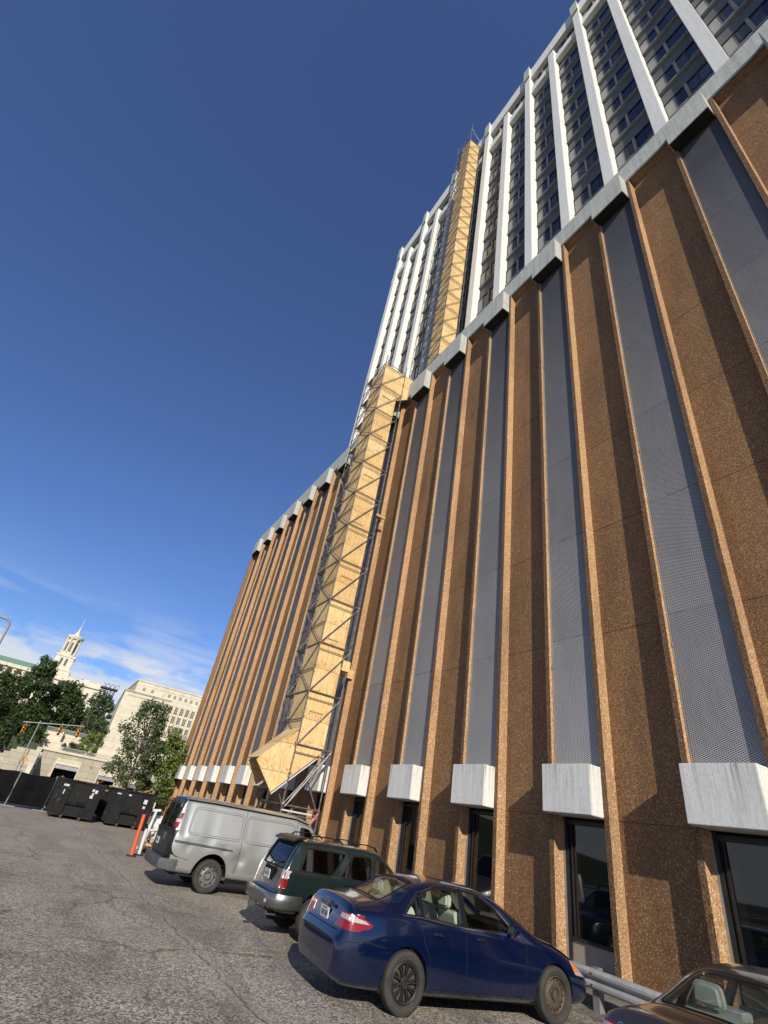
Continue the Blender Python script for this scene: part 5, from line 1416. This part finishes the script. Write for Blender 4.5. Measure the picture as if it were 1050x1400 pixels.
for (x, z, lab) in ((9.6, 2.33, 'yellow diamond sign on a thin post beyond the iron fence'), (8.47, 2.1, 'round orange rimmed sign on a thin post beyond the right waste container')):
    t = thing('road_sign', (x, 56, 0), lab, 'sign')
    m = MB(); m.tube((x, 56, 0), (x, 56, z), .03, 8); m.build('post', M['pole_grey'], t)
    m = MB()
    if z > 2.2: m.box(x-.19, x+.19, 55.93, 55.96, z-.18, z+.2); m.build('sign_plate', M['sign_yellow'], t)
    else: m.lathe([(.12, 0), (.20, 0), (.20, .03), (.12, .03), (.12, 0)], (x, 55.94, z), 20, 'y'); m.build('sign_plate', M['signal'], t)

# ------------------------------------------------------------------ stone retaining building with garage openings
t = thing('stone_garage', (5, 72, 0), 'low limestone building with garage openings and a railed terrace on top', 'building')
holes = [(1.55, 4.12, 0, 3.2), (6.1, 8.2, 0, 2.9), (9.45, 11.15, 0, 2.66), (13.2, 15.2, 0, 2.7)]
m = MB(); xs = [-.05] + [v for h in holes for v in h[:2]] + [19]
for i in range(0, len(xs), 2): m.box(xs[i], xs[i+1], 70, 70.5, 0, 3.72)
for (a, b, c, d) in holes: m.box(a, b, 70, 70.5, d, 3.72)
m.box(-.05, .4, 70.5, 84, 0, 3.72); m.box(.4, 19, 83.5, 84, 0, 3.72)
m.build('wall', M['limestone'], t)
m = MB(); m.box(-.25, 19.2, 69.85, 84.2, 3.721, 3.95); m.build('cornice', M['limestone_pale'], t)
m = MB(); m.box(.41, 18.9, 71.5, 83.4, 0, 3.7); m.build('interior', M['black'], t)
for i, (a, b, c, d) in enumerate(holes):
    m = MB(); m.box(a+.001, a+.12, 69.93, 70.2, 0, d-.001); m.box(b-.12, b-.001, 69.93, 70.2, 0, d-.001); m.box(a+.121, b-.121, 69.93, 70.2, d-.55, d-.001); fr = m.build('door_frame', M['limestone_pale'], t)
    m = MB(); m.box(a+.13, b-.13, 70.05, 70.1, d-.95, d-.56); m.build('shutter', M['frame_alu'], fr)
m = MB(); m.box(1.3, 13, 70.3, 70.35, 4.28, 4.34); m.box(1.3, 13, 70.3, 70.35, 4.0, 4.04)
for i in range(118): m.box(1.3+.1*i, 1.33+.1*i, 70.3, 70.33, 3.96, 4.3)
m.build('terrace_railing', M['rail_grey'], t)
m = MB(); m.lathe([(.06,0),(.06,-.15)], (5.2, 70, 2.9), 10, 'y'); m.build('wall_lamp', M['frame_dark'], t)
t = thing('stone_steps', (-2, 66, 0), 'weathered stone stair wall left of the garage building', 'steps')
m = MB()
for i in range(7): m.box(-5.2+.45*i, -.75, 66+.5*i, 66.5+.5*i, 0, 1.8+.28*i if i < 6 else 3.5)
m.build('step', M['limestone'], t)
m = MB(); m.prism([(66, 2.2), (70, 3.9), (70, 0), (66, 0)], 'x', -.74, -.3); m.build('side_wall', M['limestone_pale'], t)
# terrace walls and shrubs behind
t = thing('terrace_wall', (2, 86, 3), 'pale terraced retaining walls above the garage building', 'wall')
m = MB(); m.box(-.5, 16, 85, 85.5, 0, 5.3); m.box(-1, 4.5, 87, 87.5, 0, 6.45); m.box(4.5, 20, 90, 90.5, 0, 6.2); m.box(1.15, 1.3, 86, 87, 0, 6.6)
m.build('wall', M['limestone_pale'], t)
m = MB()
for i in range(70): m.box(-.9+.08*i, -.87+.08*i, 86.9, 86.93, 6.45, 6.9)
m.box(-1, 4.5, 86.9, 86.95, 6.9, 6.96); m.build('railing', M['rail_grey'], t)

# ------------------------------------------------------------------ library block
t = thing('library_building', (24, 162, 8), 'large cream stone block with small square windows on its upper tier', 'building')
m = MB(); m.prism([(11.3, 150), (23.3, 150), (23.3, 175), (13.6, 193)], 'z', 2, 22.2); m.build('front_block', M['limestone_pale'], t)
m = MB(); m.prism([(11.1, 149.8), (23.4, 149.8), (23.4, 175), (13.5, 193.3)], 'z', 22.201, 22.55); m.box(12.2, 23.2, 149.9, 150, 21.3, 21.4); m.build('cornice', M['limestone'], t)
m = MB(); m.box(15.2, 60, 170, 200, 2, 28.35); m.build('upper_block', M['limestone_pale'], t)
m = MB(); m.box(15.0, 60.2, 169.8, 200.2, 28.351, 28.7); m.box(15.2, 60, 169.9, 170, 27.4, 27.55); m.build('roof_edge', M['limestone_pale'], t)
def far_window(x, z, w, h, y=169.95):
    m = MB(); m.box(x-w/2, x+w/2, y, y+.04, z-h/2, z+h/2); o = m.build('window', M['far_win'], t)
    m = MB(); m.box(x-.05, x+.05, y-.03, y, z-h/2, z+h/2)
    for k in range(1, 3): m.box(x-w/2, x+w/2, y-.03, y, z-h/2+h*k/3-.04, z-h/2+h*k/3+.04)
    m.build('glazing_bar', M['limestone_pale'], o)
for x in [17.5, 20.05] + [25.2+1.72*i for i in range(9)]: far_window(x, 26.35, .75, .85)
for i in range(9):
    x = 26.95+1.7*i
    far_window(x, 22.8, .85, 2.0); far_window(x, 20.2, .85, 1.9); far_window(x, 17.4, .85, 2.2)
    m = MB(); m.box(x-.6, x-.5, 169.8, 170, 15, 24.3); m.box(x+.5, x+.6, 169.8, 170, 15, 24.3); m.build('pilaster', M['limestone_pale'], t)
t = thing('balustrade_building', (22, 112, 4), 'low pale building with a parapet balustrade in front of the library windows', 'building')
m = MB(); m.box(17.2, 34, 110, 130, 2, 10.6); m.build('wall', M['limestone_pale'], t)
m = MB(); m.box(17.0, 34.2, 109.8, 130.2, 10.601, 10.8); m.box(17.0, 34.2, 109.9, 110.1, 11.5, 11.7)
for i in range(56): m.box(17.1+.3*i, 17.22+.3*i, 109.92, 110.05, 10.8, 11.5)
m.build('balustrade', M['limestone'], t)
m = MB(); m.box(17.4, 18.6, 109.95, 109.99, 8.6, 9.9); m.build('window', M['far_win'], t)

# ------------------------------------------------------------------ capitol on the hill
t = thing('capitol_building', (-10, 262, 19), 'classical stone capitol with a tall lantern tower and green roof on the hill', 'building')
m = MB(); m.box(-60, 9.8, 252, 285, 16, 33.2); m.build('wall', M['capitol'], t)
m = MB(); m.box(-60.6, 10.4, 251.2, 285.6, 33.201, 34.0); m.box(-60, 10, 251.6, 285, 34.001, 34.5); m.build('cornice', M['capitol'], t)
m = MB(); m.box(-8, 10, 252, 285, 34.501, 35.2); m.box(2, 4, 252.5, 254, 35.2, 35.9); m.box(7, 7.9, 252.5, 254, 35.2, 36); m.build('parapet', M['capitol'], t)
m = MB(); m.prism([(251.4, 34.51), (285.4, 34.51), (268.5, 39.0)], 'x', -60, -9.5); m.build('roof', M['copper'], t)
for i in range(14):
    x = -56+3.3*i; m = MB(); m.lathe([(.75, 21), (.7, 24), (.6, 31.9), (.85, 32.2), (.85, 33.2)], (x, 250.4, 0), 14)
    if x < -12: m.build('column', M['capitol'], t, smooth=True)
m = MB(); m.box(-60, -10, 249.2, 252, 18, 20.9); m.box(-60.4, -10, 249.0, 252, 33.2, 34.49); m.build('portico', M['capitol'], t)
for i in range(8):
    x = -9+2.4*i; m = MB(); m.box(x-.45, x+.45, 251.93, 251.97, 28.4, 31.0); m.box(x-.45, x+.45, 251.93, 251.97, 23.2, 26.2); m.build('window', M['far_win'], t)
tw_ = MB(); cx, cy = -8.65, 256
tw_.box(cx-4.3, cx+4.3, cy-4.3, cy+4.3, 33, 37.2); tw_.box(cx-3.5, cx+3.5, cy-3.5, cy+3.5, 37.2, 42.6); to = tw_.build('tower', M['capitol'], t)
m = MB(); m.box(cx-3.75, cx+3.75, cy-3.75, cy+3.75, 42.601, 43.4); m.box(cx-4.5, cx+4.5, cy-4.5, cy+4.5, 36.9, 37.3); m.build('ledge', M['capitol'], to)
m = MB()
for x in (-.95, .95): m.box(cx+x-.45, cx+x+.45, cy-3.55, cy-3.51, 39.0, 41.9)
m.build('tower_window', M['far_win'], to)
m = MB(); m.lathe([(2.45, 43.4), (2.45, 50.6)], (cx, cy, 0), 24)
m.build('lantern', M['capitol'], t, smooth=True)
m = MB(); m.lathe([(3.1, 50.6), (3.3, 51.2), (3.45, 51.5), (3.3, 51.9), (1.5, 52.4), (.9, 53.3), (.45, 54.2), (.35, 55.5), (.12, 56.5), (.07, 60), (0, 60.2)], (cx, cy, 0), 24); m.build('finial', M['capitol'], t, smooth=True)
m = MB(); m.lathe([(3.1, 43.4), (3.1, 44.0), (2.1, 44.0)], (cx, cy, 0), 24); m.build('lantern_base', M['capitol'], t)
for i in range(8):
    a = 2*math.pi*i/8+.39; m = MB(); m.lathe([(.36, 44), (.30, 49.9), (.45, 50.1), (.45, 50.6)], (cx+2.8*math.cos(a), cy+2.8*math.sin(a), 0), 10); m.build('lantern_column', M['capitol'], t, smooth=True)
    a += .39; m = MB(); u = Vector((math.cos(a), math.sin(a), 0)); v = Vector((-u.y, u.x, 0)); c0_ = Vector((cx, cy, 0))+u*2.48
    m.add([c0_-v*.4+Vector((0,0,45)), c0_+v*.4+Vector((0,0,45)), c0_+v*.4+Vector((0,0,49)), c0_-v*.4+Vector((0,0,49))], [(0,1,2,3)]); m.build('lantern_window', M['far_win'], t)
# dark scaffold tower between capitol and library
t = thing('dark_scaffold', (10, 205, 15), 'dark scaffold tower between the capitol and the library', 'scaffold')
m = MB()
for x in (7.9, 9.4, 10.9, 12.2):
    for y in (203, 205): m.tube((x, y, 12), (x, y, 28.2), .12, 5)
for k in range(9):
    z = 13+1.9*k; m.tube((7.9, 203, z), (12.2, 203, z), .1, 5)
    for x in (7.9, 9.4, 10.9): m.tube((x, 203, z), (x+1.4, 203, z+1.9), .08, 5); m.tube((x+1.4, 203, z), (x, 203, z+1.9), .08, 5)
m.build('frame', M['frame_dark'], t)
m = MB(); m.box(7.3, 12.9, 202.5, 205.5, 28.2, 28.7); m.tube((12.7, 203, 28.7), (12.9, 203, 30.4), .08, 5); m.build('deck', M['frame_dark'], t)

# ------------------------------------------------------------------ trees
def tree(name, label, base, h, cr, clumps, leaf, mat, seed, group='trees and shrubs beyond the fence', trunk=.16, lo=.28, per=170, cat='tree', squash=1.0, fill=1.0):
    rnd = random.Random(seed); bx_, by_, bz_ = base
    t = thing(name, base, label, cat, group)
    m = MB(); B = Vector(base); top = B+Vector((rnd.uniform(-.2,.2), 0, h*.8))
    pts = [B.lerp(top, k/5)+Vector((rnd.uniform(-.1,.1), rnd.uniform(-.1,.1), 0))*(k > 0)*h*.08 for k in range(6)]
    for k, (a, b) in enumerate(zip(pts, pts[1:])): m.tube(a, b, trunk*(1-k*.17), 8, trunk*(1-(k+1)*.17))
    cs = []
    for i in range(clumps):
        u = (i+.5)/clumps; z = lo+(1-lo)*u
        prof = math.sin(math.pi*min(1, (z-lo)/(1-lo)*.82+.16))**.6
        a = i*2.4+rnd.uniform(-.5,.5); rr = cr*prof*rnd.uniform(.35, 1.0)
        c = B+Vector((rr*math.cos(a), rr*math.sin(a)*squash, h*z*rnd.uniform(.93,1.02))); cs.append((c, cr*rnd.uniform(.20,.40)*fill))
        s = pts[min(5, int(z*5))]; m.tube(s, c, trunk*.28, 5, .02, False)
    m.build('trunk', M['bark'], t, smooth=True)
    L = MB(); vs = []; fs = []
    for (c, r) in cs:
        for k in range(per):
            d = Vector((rnd.gauss(0,1), rnd.gauss(0,1), rnd.gauss(0,.85))); d = d.normalized()*r*rnd.random()**.35*(1.25 if rnd.random() < .15 else 1)
            p = c+d; n = (d.normalized()+Vector((rnd.uniform(-.8,.8), rnd.uniform(-.8,.8), rnd.uniform(-.3,1)))).normalized()
            u = n.orthogonal().normalized(); v = n.cross(u); s = leaf*rnd.uniform(.6,1.3); an = rnd.random()*6.28; U = u*math.cos(an)+v*math.sin(an); V = n.cross(U)
            b = len(vs); vs += [tuple(p-U*s*.5), tuple(p+V*s*.35), tuple(p+U*s*.6), tuple(p-V*s*.35)]; fs.append((b, b+1, b+2, b+3))
    L.add(vs, fs); L.build('crown', mat, t, recalc=False)
    return t
tree('broadleaf_tree', 'large dark tree at the left edge beyond the fence', (-7.0, 72, 0), 10.4, 3.6, 46, .32, M['leaf_dark'], 1, trunk=.25, lo=.12, per=200, fill=1.0)
tree('broadleaf_tree', 'tall dark tree with an upright peak left of the capitol tower', (-4.7, 92, 3), 12.9, 2.9, 44, .38, M['leaf_dark'], 2, trunk=.25, lo=.16, per=170, fill=.95)
tree('broadleaf_tree', 'spreading dark tree in front of the capitol tower base', (-.6, 98, 4), 10.2, 3.5, 42, .38, M['leaf_dark'], 3, trunk=.25, lo=.35, per=160, fill=.9)
tree('broadleaf_tree', 'small grey green tree on the slope below the dark scaffold', (4.4, 100, 3), 11.0, 3.2, 26, .4, M['leaf_mid'], 4, trunk=.2, lo=.35, per=110)
tree('broadleaf_tree', 'thin dark tree beside the library corner', (6.6, 120, 4), 12.3, 2.2, 22, .4, M['leaf_dark'], 9, trunk=.2, lo=.35, per=110)
tree('young_tree', 'loose grey green young tree in front of the library block', (6.95, 52, 0), 8.9, 2.35, 44, .20, M['leaf_mid'], 5, trunk=.12, lo=.25, per=150, fill=.85)
tree('round_tree', 'dense bright green tree beside the brown podium corner', (10.1, 54.5, 0), 6.8, 1.75, 36, .20, M['leaf_lime'], 6, trunk=.12, lo=.16, per=230, fill=1.25)
tree('shrub', 'lime green shrub on the terrace left of the young tree', (4.6, 76, 3.9), 2.7, 1.5, 14, .22, M['leaf_lime'], 7, trunk=.05, lo=.1, per=140, cat='shrub')
tree('shrub', 'dark shrub on the terrace wall above the stone steps', (-1.4, 84, 4.6), 1.9, 1.4, 10, .25, M['leaf_dark'], 8, trunk=.05, lo=.1, per=120, cat='shrub')
tree('shrub', 'low dark shrub on the terrace above the garage door', (2.9, 84, 4.4), 1.0, 1.1, 8, .2, M['leaf_dark'], 10, trunk=.04, lo=.1, per=100, cat='shrub')
tree('shrub', 'broad green bush on the slope behind the traffic signals', (2.6, 92, 4.6), 3.0, 2.6, 14, .35, M['leaf_mid'], 11, trunk=.05, lo=.1, per=130, cat='shrub')
# parked car roof glimpsed behind the container
# ------------------------------------------------------------------ camera, world, sun
cd = D.cameras.new('camera'); cam = D.objects.new('camera', cd); COL.objects.link(cam); SC.camera = cam
yaw, pit, rol = 0.468526033, 0.573932959, 0.189133563
fw = Vector((math.sin(yaw)*math.cos(pit), math.cos(yaw)*math.cos(pit), math.sin(pit))); rt = Vector((math.cos(yaw), -math.sin(yaw), 0)); up = rt.cross(fw)
c_, s_ = math.cos(rol), math.sin(rol)
rt2 = rt*c_+up*s_; up2 = -rt*s_+up*c_
mw = Matrix((( rt2.x, up2.x, -fw.x, 0), (rt2.y, up2.y, -fw.y, 0), (rt2.z, up2.z, -fw.z, 0), (0,0,0,1)))
cam.matrix_world = Matrix.Translation((0, 0, 2.08)) @ mw
cd.sensor_fit = 'VERTICAL'; cd.sensor_height = 24; cd.lens = 24*666.02/1400; cd.clip_start = .1; cd.clip_end = 5000

sd = Vector((1, 2.65, -1.37)).normalized()
sl = D.lights.new('sun', 'SUN'); sl.energy = 5.0; sl.angle = R(.53); sl.color = (1, .92, .78)
so = D.objects.new('sun', sl); COL.objects.link(so); so.rotation_euler = sd.to_track_quat('-Z', 'Y').to_euler()
elev = math.asin(-sd.z); az = math.atan2(-sd.x, -sd.y)

w = D.worlds.new('World'); SC.world = w; w.use_nodes = True
nt = w.node_tree; N = nt.nodes; LK = nt.links
bg = N['Background']; bg.inputs[1].default_value = .08
sky = N.new('ShaderNodeTexSky'); sky.sky_type = 'NISHITA'; sky.sun_disc = False; sky.sun_elevation = elev; sky.sun_rotation = az
sky.air_density = 1.0; sky.dust_density = .15; sky.ozone_density = 3.0; sky.altitude = 200
def nd(t, **k):
    n = N.new(t)
    for a, b in k.items(): setattr(n, a, b)
    return n
def mth(op, a, b=0.0):
    n = nd('ShaderNodeMath', operation=op)
    for i, v in enumerate((a, b)):
        if isinstance(v, bpy.types.NodeSocket): LK.new(v, n.inputs[i])
        else: n.inputs[i].default_value = v
    return n.outputs[0]
tc = nd('ShaderNodeTexCoord'); sp = nd('ShaderNodeSeparateXYZ'); LK.new(tc.outputs['Generated'], sp.inputs[0])
# clouds: real low bank of thin streaks near the horizon, flattened in height
mp = nd('ShaderNodeMapping'); mp.inputs['Scale'].default_value = (1.5, 1.5, 9); LK.new(tc.outputs['Generated'], mp.inputs[0])
n1 = nd('ShaderNodeTexNoise'); n1.inputs['Scale'].default_value = 2.3; n1.inputs['Detail'].default_value = 9; n1.inputs['Roughness'].default_value = .55; n1.inputs['Distortion'].default_value = .5; LK.new(mp.outputs[0], n1.inputs['Vector'])
mp2 = nd('ShaderNodeMapping'); mp2.inputs['Scale'].default_value = (5, 5, 11); LK.new(tc.outputs['Generated'], mp2.inputs[0])
n2 = nd('ShaderNodeTexNoise'); n2.inputs['Scale'].default_value = 2.6; n2.inputs['Detail'].default_value = 10; n2.inputs['Roughness'].default_value = .6; LK.new(mp2.outputs[0], n2.inputs['Vector'])
def rampn(f, stops):
    r = nd('ShaderNodeValToRGB'); LK.new(f, r.inputs[0]); cr = r.color_ramp
    while len(cr.elements) < len(stops): cr.elements.new(.5)
    for e, (p, c) in zip(cr.elements, stops): e.position = p; e.color = (c, c, c, 1)
    return r.outputs[0]
band = rampn(sp.outputs[2], [(0.0, 1.0), (.17, 1.0), (.22, .45), (.27, .05), (.34, 0.0)])
low = rampn(sp.outputs[2], [(0.0, 1.0), (.10, 1.0), (.165, .45), (.21, 0.0)])
streak = mth('MULTIPLY', rampn(n1.outputs[0], [(.46, 0.0), (.58, .85), (.75, 1.0)]), band)
cum = mth('MULTIPLY', rampn(mth('ADD', n2.outputs[0], mth('MULTIPLY', mth('SUBTRACT', .15, sp.outputs[2]), 1.6)), [(.37, 0.0), (.47, 1.0)]), low)
cl = mth('MINIMUM', mth('ADD', mth('MULTIPLY', streak, .8), mth('MULTIPLY', cum, .8)), .92)
mx = nd('ShaderNodeMix', data_type='RGBA'); LK.new(cl, mx.inputs[0]); mx.inputs[7].default_value = (9.2, 9.6, 10.4, 1)
hs = nd('ShaderNodeHueSaturation'); hs.inputs['Saturation'].default_value = 1.0; hs.inputs['Value'].default_value = 1.0; LK.new(sky.outputs[0], hs.inputs['Color'])
tn = nd('ShaderNodeMix', data_type='RGBA', blend_type='MULTIPLY'); tn.inputs[0].default_value = 1; tn.inputs[7].default_value = (1.12, 1.30, 1.74, 1); LK.new(hs.outputs[0], tn.inputs[6]); LK.new(tn.outputs[2], mx.inputs[6])
gz = nd('ShaderNodeValToRGB'); LK.new(sp.outputs[2], gz.inputs[0]); gz.color_ramp.elements[0].color = (.72,.80,.86,1); gz.color_ramp.elements[1].position = .85; gz.color_ramp.elements[1].color = (1.08,1.0,1.0,1)
tn2 = nd('ShaderNodeMix', data_type='RGBA', blend_type='MULTIPLY'); tn2.inputs[0].default_value = 1; LK.new(tn.outputs[2], tn2.inputs[6]); LK.new(gz.outputs[0], tn2.inputs[7]); LK.new(tn2.outputs[2], mx.inputs[6]); LK.new(mx.outputs[2], bg.inputs[0])
SC.view_settings.view_transform = 'Standard'; SC.view_settings.look = 'None'; SC.view_settings.exposure = 0
SC.render.engine = 'CYCLES'; SC.cycles.max_bounces = 8; SC.cycles.transparent_max_bounces = 16; SC.cycles.use_denoising = True
